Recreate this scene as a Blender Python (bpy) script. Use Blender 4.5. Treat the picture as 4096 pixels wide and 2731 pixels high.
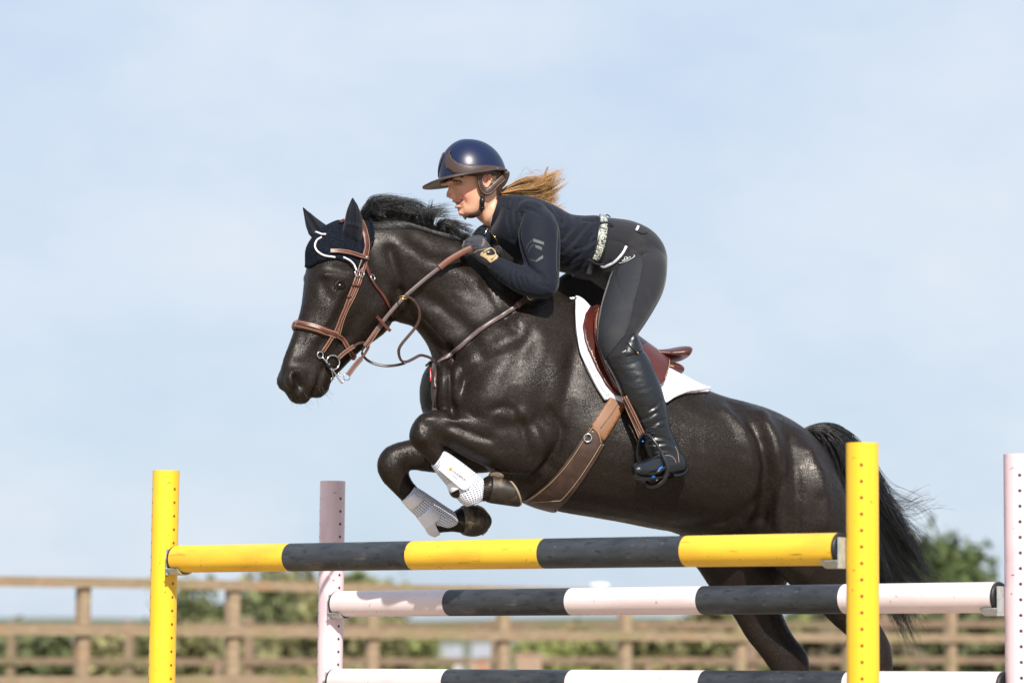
import bpy, math, random
import numpy as np
from mathutils import Vector, Matrix
from mathutils.bvhtree import BVHTree
random.seed(7); RNG = np.random.default_rng(7)
for o in list(bpy.data.objects): bpy.data.objects.remove(o)
S = bpy.context.scene; COL = S.collection
# ------------------------------------------------------------------ camera
FPX = 11500.0; CXP, CYP = 2048.0, 1365.5
PITCH, ROLL, CAMZ = math.radians(5.78), math.radians(0.5), 0.9
cam = bpy.data.objects.new('camera', bpy.data.cameras.new('camera')); COL.objects.link(cam)
cam.data.sensor_width = 36; cam.data.lens = FPX/4096*36; cam.data.clip_start = .1; cam.data.clip_end = 20000
cam.location = (0, 0, CAMZ)
RM = Matrix.Rotation(math.pi/2+PITCH, 3, 'X') @ Matrix.Rotation(ROLL, 3, 'Z')
cam.rotation_euler = RM.to_euler()
cam.data.dof.use_dof = True; cam.data.dof.focus_distance = 10.38; cam.data.dof.aperture_fstop = 2.5
S.camera = cam
RN = np.array(RM)
# ------------------------------------------------------------------ light
SUN_EL, SUN_AZ = math.radians(39), math.radians(10)     # azimuth: to the right of straight behind the camera
sd = Vector((math.sin(SUN_AZ)*math.cos(SUN_EL), -math.cos(SUN_AZ)*math.cos(SUN_EL), math.sin(SUN_EL)))
sun = bpy.data.objects.new('sun', bpy.data.lights.new('sun', 'SUN')); COL.objects.link(sun)
sun.data.energy = 4.9; sun.data.angle = math.radians(.55); sun.data.color = (1, .955, .88)
sun.rotation_euler = sd.to_track_quat('Z', 'Y').to_euler()
W = bpy.data.worlds.new("World"); S.world = W; W.use_nodes = True
nt = W.node_tree; nt.nodes.clear(); N_ = nt.nodes.new
out = N_('ShaderNodeOutputWorld'); bg = N_('ShaderNodeBackground'); sky = N_('ShaderNodeTexSky')
sky.sky_type = 'NISHITA'; sky.sun_disc = False; sky.sun_elevation = SUN_EL; sky.sun_rotation = math.pi-SUN_AZ
sky.air_density = 1.0; sky.dust_density = .6; sky.ozone_density = 1.2
tc = N_('ShaderNodeTexCoord'); mp = N_('ShaderNodeMapping'); mp.inputs['Scale'].default_value = (7.0, 7.0, 13)
mp.inputs['Rotation'].default_value = (0, .12, 0)
nz = N_('ShaderNodeTexNoise'); nz.inputs['Scale'].default_value = 1.0; nz.inputs['Detail'].default_value = 5; nz.inputs['Roughness'].default_value = .6
rp = N_('ShaderNodeValToRGB'); rp.color_ramp.elements[0].position = .34; rp.color_ramp.elements[1].position = .68
rp.color_ramp.elements[0].color = (.12, .12, .12, 1); rp.color_ramp.elements[1].color = (.74, .74, .74, 1)
# high thin cloud over most of the sky: pale at mid height, bluer low down and in the gaps
sx = N_('ShaderNodeSeparateXYZ'); L = nt.links.new
el = N_('ShaderNodeValToRGB'); cr = el.color_ramp
EL = ((0.0, (4.2, 5.2, 6.6)), (.03, (4.7, 5.8, 7.0)), (.07, (5.0, 6.1, 7.35)), (.12, (5.2, 6.2, 7.5)), (.25, (5.1, 6.15, 7.75)), (1.0, (2.6, 4.0, 6.8)))
for e_, c_ in EL[1:-1]: q = cr.elements.new(e_)
for q, (e_, c_) in zip(cr.elements, EL): q.position = e_; q.color = (*[v/12 for v in c_], 1)
vm = N_('ShaderNodeVectorMath'); vm.operation = 'SCALE'; vm.inputs['Scale'].default_value = 12
mx = N_('ShaderNodeMix'); mx.data_type = 'RGBA'; mx.inputs['Factor'].default_value = .93
mc = N_('ShaderNodeMix'); mc.data_type = 'RGBA'; mc.inputs['B'].default_value = (6.5, 7.1, 7.85, 1)
rp.color_ramp.elements[0].color = (0, 0, 0, 1); rp.color_ramp.elements[1].color = (.85, .85, .85, 1)
L(tc.outputs['Generated'], mp.inputs[0]); L(mp.outputs[0], nz.inputs[0]); L(nz.outputs[0], rp.inputs[0])
L(tc.outputs['Generated'], sx.inputs[0]); L(sx.outputs[2], el.inputs[0]); L(el.outputs[0], vm.inputs[0])
L(sky.outputs[0], mx.inputs['A']); L(vm.outputs[0], mx.inputs['B'])
L(mx.outputs['Result'], mc.inputs['A']); L(rp.outputs[0], mc.inputs['Factor']); L(mc.outputs['Result'], bg.inputs[0])
bg.inputs[1].default_value = .098
L(bg.outputs[0], out.inputs[0])
S.view_settings.view_transform = 'Standard'; S.view_settings.look = 'None'; S.view_settings.exposure = 0.28; S.view_settings.gamma = 1
S.render.engine = 'CYCLES'; S.render.resolution_x = 1024; S.render.resolution_y = 682
# ------------------------------------------------------------------ projection helpers
CAMP = np.array((0, 0, CAMZ))
def ray(px, py):
    px, py = np.broadcast_arrays(np.asarray(px, float), np.asarray(py, float))
    d = np.stack([(px-CXP)/FPX, -(py-CYP)/FPX, -np.ones_like(px)], -1)
    return d @ RN.T
class Plane:
    """vertical plane through origin O turned by angle a; o = offset to its near side"""
    def __init__(s, O, a):
        s.O = np.array(O, float); a = math.radians(a)
        s.t = np.array((math.cos(a), math.sin(a), 0)); s.n = np.array((math.sin(a), -math.cos(a), 0))
    def __call__(s, px, py, o=0):
        d = ray(px, py); o = np.asarray(o, float)
        k = (np.dot(s.O-CAMP, s.n) + o)/(d @ s.n)
        return CAMP + d*k[..., None]
    def off(s, P): return (np.asarray(P)-s.O) @ s.n
    def mir(s, P):
        P = np.asarray(P); return P - 2*s.off(P)[..., None]*s.n
    def flat(s, P):                                       # pixel of the foot point on the plane
        P = np.asarray(P); return proj(P - s.off(P)[..., None]*s.n)
def proj(P):
    q = (np.asarray(P)-CAMP) @ RN
    return np.stack([CXP + FPX*q[..., 0]/-q[..., 2], CYP - FPX*q[..., 1]/-q[..., 2]], -1)
H = Plane((0, 10.65, 0), 18)                              # the horse's mid plane
poll = H(1440, 900, 0)
HD = Plane(poll, 30)                                      # the plane of its head
def aty(px, py, Y): return Plane((0, Y, 0), 0)(px, py)
# ------------------------------------------------------------------ object helpers
def mesh(name, V, F, mat, parent=None, smooth=True, mats=None, mi=None):
    me = bpy.data.meshes.new(name)
    V = np.asarray(V, float)
    root = parent
    while root is not None and root.parent is not None: root = root.parent
    if root is not None: V = V - np.array(root.location)
    if isinstance(F, tuple):                             # (loop vertex array, loop start, loop total)
        lv, ls, lt = F
        me.vertices.add(len(V)); me.vertices.foreach_set('co', V.ravel())
        me.loops.add(len(lv)); me.loops.foreach_set('vertex_index', lv)
        me.polygons.add(len(ls)); me.polygons.foreach_set('loop_start', ls); me.polygons.foreach_set('loop_total', lt)
        me.update(calc_edges=True)
    else:
        me.from_pydata(V.tolist(), [], [list(map(int, f)) for f in F])
    if smooth: me.polygons.foreach_set('use_smooth', [True]*len(me.polygons))
    for m in ([mat] if mats is None else mats): me.materials.append(m)
    if mi is not None: me.polygons.foreach_set('material_index', mi)
    me.validate(); me.update()
    ob = bpy.data.objects.new(name, me); COL.objects.link(ob)
    if parent is not None: ob.parent = parent
    return ob
def autosmooth(ob, ang=40):
    me = ob.data; import bmesh
    bm = bmesh.new(); bm.from_mesh(me)
    for e in bm.edges:
        e.smooth = not (len(e.link_faces) == 2 and e.calc_face_angle(0) > math.radians(ang))
    for f in bm.faces: f.smooth = True
    bm.to_mesh(me); bm.free(); return ob
def tag(o, label=None, cat=None, group=None, kind=None):
    if label: o['label'] = label
    if cat: o['category'] = cat
    if group: o['group'] = group
    if kind: o['kind'] = kind
    return o
def thing(name, loc, label, cat, group=None):
    o = bpy.data.objects.new(name, None); COL.objects.link(o); o.empty_display_size = .1
    o.location = [float(v) for v in loc]
    return tag(o, label, cat, group)
def quads(F):
    F = np.asarray(F, dtype=np.int32); k = F.shape[1]
    return (F.ravel(), np.arange(0, F.size, k, dtype=np.int32), np.full(len(F), k, dtype=np.int32))
class MB:
    def __init__(s): s.V = []; s.F = []; s.n = 0; s.m = []
    def add(s, V, F, m=0):
        V = np.asarray(V, float).reshape(-1, 3); s.V.append(V); s.F += [[i+s.n for i in f] for f in F]; s.m += [m]*len(F); s.n += len(V); return s
    def box(s, c, sz, R=None, bev=0, m=0):
        c = np.array(c, float); h = np.array(sz, float)/2
        P = np.array([(x, y, z) for x in (-1, 1) for y in (-1, 1) for z in (-1, 1)], float)*h
        F = [(0, 1, 3, 2), (4, 6, 7, 5), (0, 4, 5, 1), (2, 3, 7, 6), (0, 2, 6, 4), (1, 5, 7, 3)]
        if R is not None: P = P @ np.array(R).T
        return s.add(P+c, F, m)
    def tube(s, pts, r, seg=10, cap=True, m=0, flat=1.0, up=None, closed=False):
        V, F = tube_geo(pts, r, seg, cap, flat, up, closed); return s.add(V, F, m)
    def ell(s, c, ax, seg=16, ring=10, m=0):
        V = []; F = []
        ax = np.array(ax, float)
        for i in range(ring+1):
            th = math.pi*i/ring
            for j in range(seg):
                ph = 2*math.pi*j/seg
                V.append(np.array(c)+ax[0]*math.sin(th)*math.cos(ph)+ax[1]*math.sin(th)*math.sin(ph)+ax[2]*math.cos(th))
        for i in range(ring):
            for j in range(seg): F.append((i*seg+j, i*seg+(j+1) % seg, (i+1)*seg+(j+1) % seg, (i+1)*seg+j))
        return s.add(V, F, m)
    def build(s, name, mat, parent=None, smooth=True, mats=None, sharp=None):
        ob = mesh(name, np.concatenate(s.V), s.F, mat, parent, smooth, mats, s.m if mats else None)
        if sharp: autosmooth(ob, sharp)
        return ob
def nrm(v):
    v = np.asarray(v, float); return v/np.maximum(np.linalg.norm(v, axis=-1, keepdims=True), 1e-9)
def crom(P, n):
    """Catmull-Rom resample of rows P, n steps per span"""
    P = np.asarray(P, float)
    if len(P) < 3:
        t = np.linspace(0, 1, n*(len(P)-1)+1)[:, None]; return P[0]*(1-t)+P[-1]*t
    Q = np.vstack([2*P[0]-P[1], P, 2*P[-1]-P[-2]]); o = []
    for i in range(1, len(Q)-2):
        for k in range(n):
            t = k/n; a, b, c, d = Q[i-1], Q[i], Q[i+1], Q[i+2]
            o.append(.5*((2*b)+(-a+c)*t+(2*a-5*b+4*c-d)*t*t+(-a+3*b-3*c+d)*t**3))
    o.append(P[-1]); return np.array(o)
def frames(P, up=None, closed=False):
    T = np.gradient(P, axis=0)
    if closed: T = (np.roll(P, -1, 0)-np.roll(P, 1, 0))
    T = nrm(T)
    if up is not None:
        U = np.broadcast_to(np.asarray(up, float), P.shape); A = nrm(np.cross(T, U)); B = np.cross(A, T); return T, A, B
    A = np.zeros_like(P); a = np.cross(T[0], (0, 0, 1.0))
    if np.linalg.norm(a) < .1: a = np.cross(T[0], (1.0, 0, 0))
    a = nrm(a)
    for i in range(len(P)):
        a = nrm(a-np.dot(a, T[i])*T[i]); A[i] = a
    return T, A, np.cross(T, A)
def tube_geo(pts, r, seg=10, cap=True, flat=1.0, up=None, closed=False):
    P = np.asarray(pts, float); n = len(P); r = np.broadcast_to(np.asarray(r, float), (n,))
    T, A, B = frames(P, up, closed)
    th = np.arange(seg)/seg*2*math.pi
    V = P[:, None]+r[:, None, None]*(A[:, None]*np.cos(th)[None, :, None]+B[:, None]*flat*np.sin(th)[None, :, None])
    V = V.reshape(-1, 3); F = []
    for i in range(n if closed else n-1):
        i2 = (i+1) % n
        for j in range(seg): F.append((i*seg+j, i*seg+(j+1) % seg, i2*seg+(j+1) % seg, i2*seg+j))
    if cap and not closed:
        F.append(tuple(range(seg))[::-1]); F.append(tuple((n-1)*seg+j for j in range(seg)))
    return V, F
def ribbon(P, Nn, w, t):
    """strap: centre line P, surface normals Nn, width w, thickness t"""
    P = np.asarray(P, float); Nn = nrm(Nn); T = nrm(np.gradient(P, axis=0)); A = nrm(np.cross(T, Nn)); Nn = np.cross(A, T)
    n = len(P); w = np.broadcast_to(np.asarray(w, float), (n,))[:, None]/2; b = .22
    prof = [(-1, 0), (-1, .6), (-1+b, 1), (1-b, 1), (1, .6), (1, 0), (1-b, -.3), (-1+b, -.3)]
    V = np.stack([P+A*w*a+Nn*t*h for a, h in prof], 1).reshape(-1, 3); k = len(prof); F = []
    for i in range(n-1):
        for j in range(k): F.append((i*k+j, i*k+(j+1) % k, (i+1)*k+(j+1) % k, (i+1)*k+j))
    F.append(tuple(range(k))[::-1]); F.append(tuple((n-1)*k+j for j in range(k)))
    return V, F
def strands(C, R, seg=3):
    """many tapered hairs at once: C (N,K,3), R (N,K)"""
    N, K, _ = C.shape
    T = nrm(np.gradient(C, axis=1)); a = nrm(np.cross(T, nrm(RNG.normal(size=(N, 1, 3))))); b = np.cross(T, a)
    V = []
    for j in range(seg):
        th = 2*math.pi*j/seg; V.append(C+R[..., None]*(a*math.cos(th)+b*math.sin(th)))
    V = np.stack(V, 2).reshape(-1, 3)
    base = (np.arange(N)[:, None]*K+np.arange(K-1)[None])*seg
    F = [np.stack([base+j, base+(j+1) % seg, base+seg+(j+1) % seg, base+seg+j], -1).reshape(-1, 4) for j in range(seg)]
    return V, quads(np.concatenate(F))
def loft(F, st, sub=6, seg=28, shrink=0.0, mirror=False):
    """st rows: ax, ay, bx, by, o, w [, e, k]: section between pixels a and b on plane F at offset o, half width w"""
    st = np.array([list(r)+[2.0, 0.0][len(r)-6:] if len(r) < 8 else list(r) for r in st], float)
    q = crom(st, sub)
    A = F(q[:, 0], q[:, 1], q[:, 4]); B = F(q[:, 2], q[:, 3], q[:, 4]); C = (A+B)/2; U = (A-B)/2
    if shrink: 
        l = np.linalg.norm(U, axis=1, keepdims=True); U = U*np.maximum((l-shrink)/l, .25); q[:, 5] = np.maximum(q[:, 5]-shrink, q[:, 5]*.25)
    th = np.arange(seg)/seg*2*math.pi; c, s_ = np.cos(th), np.sin(th)
    e = 2/q[:, 6:7]
    cp = np.sign(c)*np.abs(c)**e; sp = np.sign(s_)*np.abs(s_)**e
    V = C[:, None]+U[:, None]*cp[..., None]+F.n*(q[:, 5:6]*sp*(1+q[:, 7:8]*cp))[..., None]
    n = len(q); V = V.reshape(-1, 3); Fc = []
    for i in range(n-1):
        for j in range(seg): Fc.append((i*seg+j, i*seg+(j+1) % seg, (i+1)*seg+(j+1) % seg, (i+1)*seg+j))
    k = len(V); V = np.vstack([V, C[0], C[-1]])
    for j in range(seg): Fc.append((k, (j+1) % seg, j)); Fc.append((k+1, (n-1)*seg+j, (n-1)*seg+(j+1) % seg))
    out = [(V, Fc)]
    if mirror: out.append((F.mir(V), [f[::-1] for f in Fc]))
    return out
def blob(F, x, y, o, rx, ry, w, ang=0, mirror=False, seg=24, ring=16):
    C = F(x, y, o); a = math.radians(ang)
    ux = F(x+rx*math.cos(a), y+rx*math.sin(a), o)-C; uy = F(x-ry*math.sin(a), y+ry*math.cos(a), o)-C
    m = MB().ell(C, (ux, F.n*w, uy), seg, ring); V = m.V[0]
    out = [(V, m.F)]
    if mirror: out.append((F.mir(V), [f[::-1] for f in m.F]))
    return out
def fuse(parts, voxel, it=4):
    """union of closed shapes into one skin (voxel remesh), then Taubin smoothing; returns V, faces, neighbours"""
    m = MB()
    for V, F in parts: m.add(V, F)
    me = bpy.data.meshes.new('tmp'); me.from_pydata(np.concatenate(m.V).tolist(), [], m.F)
    ob = bpy.data.objects.new('tmp', me); COL.objects.link(ob)
    r = ob.modifiers.new('r', 'REMESH'); r.mode = 'VOXEL'; r.voxel_size = voxel; r.adaptivity = 0
    dg = bpy.context.evaluated_depsgraph_get(); ev = ob.evaluated_get(dg); em = ev.to_mesh()
    V = np.empty(len(em.vertices)*3); em.vertices.foreach_get('co', V); V = V.reshape(-1, 3)
    lv = np.empty(len(em.loops), np.int32); em.loops.foreach_get('vertex_index', lv)
    ls = np.empty(len(em.polygons), np.int32); em.polygons.foreach_get('loop_start', ls)
    lt = np.empty(len(em.polygons), np.int32); em.polygons.foreach_get('loop_total', lt)
    E = np.empty(len(em.edges)*2, np.int32); em.edges.foreach_get('vertices', E); E = E.reshape(-1, 2)
    ev.to_mesh_clear(); bpy.data.objects.remove(ob); bpy.data.meshes.remove(me)
    sk = Skin(V, (lv, ls, lt), E); sk.smooth(it); return sk
class Skin:
    def __init__(s, V, F, E): s.V, s.F, s.E = V, F, E; s.deg = np.bincount(E.ravel(), minlength=len(V)).astype(float)
    def avg(s, X):
        E = s.E; o = np.stack([np.bincount(E[:, 0], X[E[:, 1], k], len(s.V))+np.bincount(E[:, 1], X[E[:, 0], k], len(s.V)) for k in range(X.shape[1])], 1)
        return o/np.maximum(s.deg, 1)[:, None]
    def smooth(s, it, lam=.5, mu=-.52):
        for i in range(it):
            s.V = s.V+lam*(s.avg(s.V)-s.V); s.V = s.V+mu*(s.avg(s.V)-s.V)
    def soft(s, it, mask=None, lam=.5):
        for i in range(it):
            d = lam*(s.avg(s.V)-s.V); s.V = s.V+(d if mask is None else d*mask[:, None])
    def normals(s):
        lv, ls, lt = s.F; a, b, c, d = (lv[ls], lv[ls+1], lv[ls+2], lv[ls+lt-1])
        n = np.cross(s.V[c]-s.V[a], s.V[d]-s.V[b]); N = np.zeros_like(s.V)
        for k in (a, b, c, d):
            for j in range(3): N[:, j] += np.bincount(k, n[:, j], len(s.V))
        return nrm(N)
    def stroke(s, pts, width, amp, facing=None, mask=None, px=None, N=None):
        """push the skin in (amp<0) or out along a line given in picture points, on the side that faces the viewer"""
        px = proj(s.V) if px is None else px; N = s.normals() if N is None else N
        d, _ = poly_dist(px, pts)
        g = np.exp(-(d/width)**2)
        v = nrm(CAMP-s.V); f = np.clip((N*v).sum(1)*2.5, 0, 1)
        if mask is not None: f = f*mask
        s.V = s.V+N*(g*f*amp)[:, None]
    def bvh(s):
        lv, ls, lt = s.F
        return BVHTree.FromPolygons(s.V.tolist(), [lv[a:a+b].tolist() for a, b in zip(ls, lt)])
def poly_dist(p, pts):
    pts = np.asarray(pts, float); best = np.full(len(p), 1e9); par = np.zeros(len(p))
    if len(pts) == 1: return np.linalg.norm(p-pts[0], axis=1), par
    for i in range(len(pts)-1):
        a, b = pts[i], pts[i+1]; ab = b-a; t = np.clip(((p-a) @ ab)/max(ab @ ab, 1e-9), 0, 1)
        d = np.linalg.norm(p-a-t[:, None]*ab, axis=1); k = d < best; best[k] = d[k]; par[k] = (i+t[k])/(len(pts)-1)
    return best, par
def inpoly(p, poly):
    x, y = p[:, 0], p[:, 1]; r = np.zeros(len(p), bool); poly = np.asarray(poly, float); j = len(poly)-1
    for i in range(len(poly)):
        xi, yi, xj, yj = *poly[i], *poly[j]
        c = ((yi > y) != (yj > y)) & (x < (xj-xi)*(y-yi)/((yj-yi) or 1e-9)+xi); r ^= c; j = i
    return r
def hit(bvh, px, py, lo=8.0):
    """first surface point seen under a picture point: (point, normal) or None"""
    d = ray(px, py); d = d/np.linalg.norm(d)
    h = bvh.ray_cast(Vector(CAMP+d*lo), Vector(d), 6)
    if h[0] is None: return None
    return np.array(h[0]), np.array(h[1])
def paint(ob, name, col):
    a = ob.data.color_attributes.new(name, 'FLOAT_COLOR', 'POINT')
    c = np.ones((len(ob.data.vertices), 4)); col = np.asarray(col)
    c[:, :col.shape[1]] = col; a.data.foreach_set('color', c.ravel())
# ------------------------------------------------------------------ materials
def mat(name, base, rough=.5, metal=0, spec=.5, noise=None, bump=None, coat=0, sheen=0, attr=None, sss=0, aniso=0, emis=None, alpha=None):
    """noise = list of (scale xyz, detail, ramp lo, ramp hi, colour) layers mixed over the base; bump = list of (scale xyz, strength, distance)"""
    m = bpy.data.materials.new(name); m.use_nodes = True; t = m.node_tree; n = t.nodes; l = t.links.new
    b = n['Principled BSDF']; b.inputs['Roughness'].default_value = rough; b.inputs['Metallic'].default_value = metal
    b.inputs['Specular IOR Level'].default_value = spec; b.inputs['Coat Weight'].default_value = coat; b.inputs['Coat Roughness'].default_value = .1
    b.inputs['Sheen Weight'].default_value = sheen; b.inputs['Subsurface Weight'].default_value = sss; b.inputs['Subsurface Scale'].default_value = .01
    tc = n.new('ShaderNodeTexCoord'); src = None
    col = n.new('ShaderNodeRGB'); col.outputs[0].default_value = (*base, 1); src = col.outputs[0]
    if attr:
        a = n.new('ShaderNodeAttribute'); a.attribute_name = attr; mx = n.new('ShaderNodeMix'); mx.data_type = 'RGBA'; mx.blend_type = 'MULTIPLY'
        mx.inputs['Factor'].default_value = 1; l(src, mx.inputs['A']); l(a.outputs['Color'], mx.inputs['B']); src = mx.outputs['Result']
    def tex(sc, det, kind='N'):
        mp = n.new('ShaderNodeMapping'); mp.inputs['Scale'].default_value = sc if hasattr(sc, '__len__') else (sc,)*3
        l(tc.outputs['Object'], mp.inputs[0]); z = n.new('ShaderNodeTexNoise'); z.inputs['Scale'].default_value = 1; z.inputs['Detail'].default_value = det
        l(mp.outputs[0], z.inputs[0]); return z.outputs[0]
    for sc, det, lo, hi, c in (noise or []):
        r = n.new('ShaderNodeMapRange'); r.inputs[1].default_value = lo; r.inputs[2].default_value = hi
        l(tex(sc, det), r.inputs[0]); mx = n.new('ShaderNodeMix'); mx.data_type = 'RGBA'; l(r.outputs[0], mx.inputs['Factor'])
        l(src, mx.inputs['A']); mx.inputs['B'].default_value = (*c, 1); src = mx.outputs['Result']
    l(src, b.inputs['Base Color']); nn = None
    for sc, st, di in (bump or []):
        u = n.new('ShaderNodeBump'); u.inputs['Strength'].default_value = st; u.inputs['Distance'].default_value = di; l(tex(sc, 3), u.inputs['Height'])
        if nn: l(nn, u.inputs['Normal'])
        nn = u.outputs[0]
    if nn: l(nn, b.inputs['Normal'])
    return m
M = {}
# coat: near-black brown, glossy short hair
M['coat'] = mat('horse_coat', (.0125, .0080, .0057), .36, spec=.29, attr='tint',
    noise=[((6, 6, 9), 6, .45, .75, (.0165, .0120, .0093)), ((200, 200, 75), 3, .5, .8, (.030, .024, .019))],
    bump=[((7, 7, 12), .16, .03), ((24, 24, 30), .11, .008), ((60, 60, 24), .10, .004), ((210, 210, 80), .30, .003)])
def coat_gloss(m):
    t = m.node_tree; n = t.nodes; l = t.links.new; b = n['Principled BSDF']; tc = n.new('ShaderNodeTexCoord')
    z = n.new('ShaderNodeTexNoise'); z.inputs['Scale'].default_value = 7; z.inputs['Detail'].default_value = 8; z.inputs['Roughness'].default_value = .62; l(tc.outputs['Object'], z.inputs[0])
    r = n.new('ShaderNodeMapRange'); r.inputs[1].default_value = .35; r.inputs[2].default_value = .68; r.inputs[3].default_value = .54; r.inputs[4].default_value = .24
    l(z.outputs[0], r.inputs[0])
    mp = n.new('ShaderNodeMapping'); mp.inputs['Scale'].default_value = (150, 150, 55); z2 = n.new('ShaderNodeTexNoise'); z2.inputs['Scale'].default_value = 1; z2.inputs['Detail'].default_value = 2; l(tc.outputs['Object'], mp.inputs[0]); l(mp.outputs[0], z2.inputs[0])
    q = n.new('ShaderNodeMath'); q.operation = 'MULTIPLY_ADD'; q.inputs[1].default_value = .34; q.inputs[2].default_value = -.17; l(z2.outputs[0], q.inputs[0]); a = n.new('ShaderNodeMath'); a.operation = 'ADD'; l(q.outputs[0], a.inputs[0]); l(r.outputs[0], a.inputs[1]); l(a.outputs[0], b.inputs['Roughness'])
coat_gloss(M['coat']); M['coat'].node_tree.nodes['Principled BSDF'].inputs['Specular Tint'].default_value = (1, .94, .89, 1)
M['coat_hair'] = mat('short_coat_hair', (.0165, .0105, .0074), .38, spec=.30, attr='tint')
M['hair_black'] = mat('black_hair', (.007, .0065, .0065), .38, spec=.6)
M['hair_gold'] = mat('golden_brown_hair', (.66, .37, .15), .42, attr='tint')
M['hoof'] = mat('hoof_horn', (.03, .022, .016), .5, noise=[((20, 20, 20), 5, .54, .70, (.16, .115, .07)), ((70, 70, 14), 4, .5, .72, (.012, .010, .008))], bump=[((90, 90, 8), .35, .002)])
M['sole'] = mat('hoof_sole', (.30, .22, .13), .8, bump=[((60, 60, 60), .5, .003)])
M['eye'] = mat('horse_eye', (.004, .0018, .0012), .15, spec=.3)
M['leather'] = mat('brown_leather', (.075, .019, .012), .34, spec=.55, noise=[((40, 40, 40), 4, .45, .7, (.12, .034, .022))], bump=[((300, 300, 300), .2, .001)])
M['leather_dark'] = mat('dark_brown_leather', (.045, .024, .018), .35, spec=.55, noise=[((30, 30, 30), 4, .45, .7, (.075, .04, .03))], bump=[((250, 250, 250), .25, .001)])
M['saddle'] = mat('saddle_leather', (.085, .014, .009), .36, spec=.5, noise=[((12, 12, 12), 5, .42, .72, (.055, .013, .010))], bump=[((260, 260, 260), .2, .001)])
M['rein'] = mat('rein_leather', (.125, .09, .085), .38, spec=.5, noise=[((60, 60, 60), 4, .45, .7, (.085, .055, .05))])
M['grip'] = mat('rein_grip', (.15, .05, .028), .5, bump=[((500, 20, 20), .5, .002)])
M['tan'] = mat('tan_leather', (.21, .09, .036), .5, noise=[((9, 9, 9), 5, .4, .75, (.22, .08, .028))], bump=[((200, 200, 200), .2, .001)])
M['thread'] = mat('pale_stitching', (.5, .34, .2), .7)
M['steel'] = mat('polished_steel', (.75, .75, .74), .18, metal=1)
M['brass'] = mat('brass', (.75, .48, .16), .22, metal=1)
M['galv'] = mat('galvanised_steel', (.52, .54, .53), .5, metal=.35, noise=[((60, 60, 60), 4, .45, .7, (.38, .41, .40))])
M['rubber'] = mat('black_rubber', (.012, .012, .013), .5)
M['black_metal'] = mat('black_painted_metal', (.012, .012, .013), .28, spec=.6)
M['blue'] = mat('blue_plastic', (.0, .16, .62), .35)
M['cloth_white'] = mat('white_cotton', (.82, .80, .86), .85, sheen=.2, bump=[((260, 260, 260), .3, .0012), ((25, 25, 25), .5, .008), ((9, 9, 9), .3, .02)])
M['trim_grey'] = mat('grey_lace_trim', (.36, .38, .43), .85, noise=[((330, 330, 330), 2, .5, .56, (.75, .75, .80))])
M['navy_knit'] = mat('navy_knit', (.003, .0045, .009), .9, spec=.15, noise=[((240, 240, 240), 2, .5, .62, (.012, .017, .028))], bump=[((140, 140, 140), 1, .007)])
M['navy_cloth'] = mat('navy_cloth', (.005, .0065, .012), .7, spec=.2, sheen=.1, bump=[((40, 40, 40), .3, .005)])
M['white_cord'] = mat('white_cord', (.85, .78, .80), .8, bump=[((400, 400, 400), .8, .002)])
M['jacket'] = mat('dark_navy_jersey', (.0075, .0095, .0175), .72, sheen=.12, spec=.16, bump=[((11, 11, 11), .45, .014), ((30, 30, 18), .25, .005), ((600, 600, 600), .2, .0008)])
M['jacket_shine'] = mat('glossy_print', (.015, .018, .026), .48, spec=.4)
M['breeches'] = mat('charcoal_breeches', (.020, .020, .0235), .85, spec=.12, sheen=.2, noise=[((14, 14, 14), 5, .55, .8, (.032, .030, .031))], bump=[((600, 600, 600), .25, .0008), ((14, 14, 14), .15, .01)])
M['grip_patch'] = mat('grip_patch', (.026, .027, .032), .7, spec=.2, noise=[((12, 12, 12), 5, .5, .8, (.036, .034, .034))])
M['boot'] = mat('black_boot_leather', (.006, .007, .009), .31, spec=.62, bump=[((16, 16, 30), .35, .012), ((400, 400, 400), .15, .0008)])
M['glove'] = mat('dark_glove', (.016, .018, .028), .7, sheen=.3, bump=[((60, 60, 60), .4, .003)])
M['beige'] = mat('beige_suede', (.50, .36, .20), .85, bump=[((150, 150, 150), .4, .002)])
M['skin'] = mat('skin', (1, 1, 1), .46, spec=.4, attr='tint', sss=.12, bump=[((400, 400, 400), .12, .0006)])
M['lip'] = mat('lip', (.55, .16, .13), .35); M['teeth'] = mat('teeth', (.75, .70, .62), .25)
M['eyeball'] = mat('eyeball', (.55, .50, .46), .15); M['iris'] = mat('iris', (.02, .013, .01), .1, coat=1)
M['brow'] = mat('brown_brow_hair', (.05, .024, .012), .6)
M['helmet'] = mat('navy_helmet_shell', (.003, .0085, .042), .34, spec=.5)
M['helmet'].node_tree.nodes['Principled BSDF'].inputs['Coat Roughness'].default_value = .22
M['helmet_brown'] = mat('brown_helmet_leather', (.055, .033, .027), .42, spec=.5, bump=[((160, 160, 160), .5, .0015)])
M['chrome'] = mat('chrome_trim', (.8, .82, .85), .12, metal=1)
M['crystal'] = mat('crystal_rows', (.10, .11, .10), .25, noise=[((420, 420, 260), 1, .50, .57, (.75, .77, .71)), ((70, 70, 150), 1, .5, .55, (.05, .055, .05)), ((500, 500, 500), 1, .62, .66, (.55, .5, .3))])
M['silver_trim'] = mat('silver_glitter', (.42, .42, .45), .35, noise=[((600, 600, 600), 1, .48, .54, (.95, .95, .97))])
M['blackgloss'] = mat('black_plastic', (.012, .012, .013), .3)
M['red'] = mat('red_badge', (.75, .02, .02), .4); M['whitepaint'] = mat('white_print', (.8, .8, .8), .5)
M['orange'] = mat('orange_print', (.85, .28, .05), .5); M['greyprint'] = mat('grey_print', (.10, .10, .12), .5)
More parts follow.
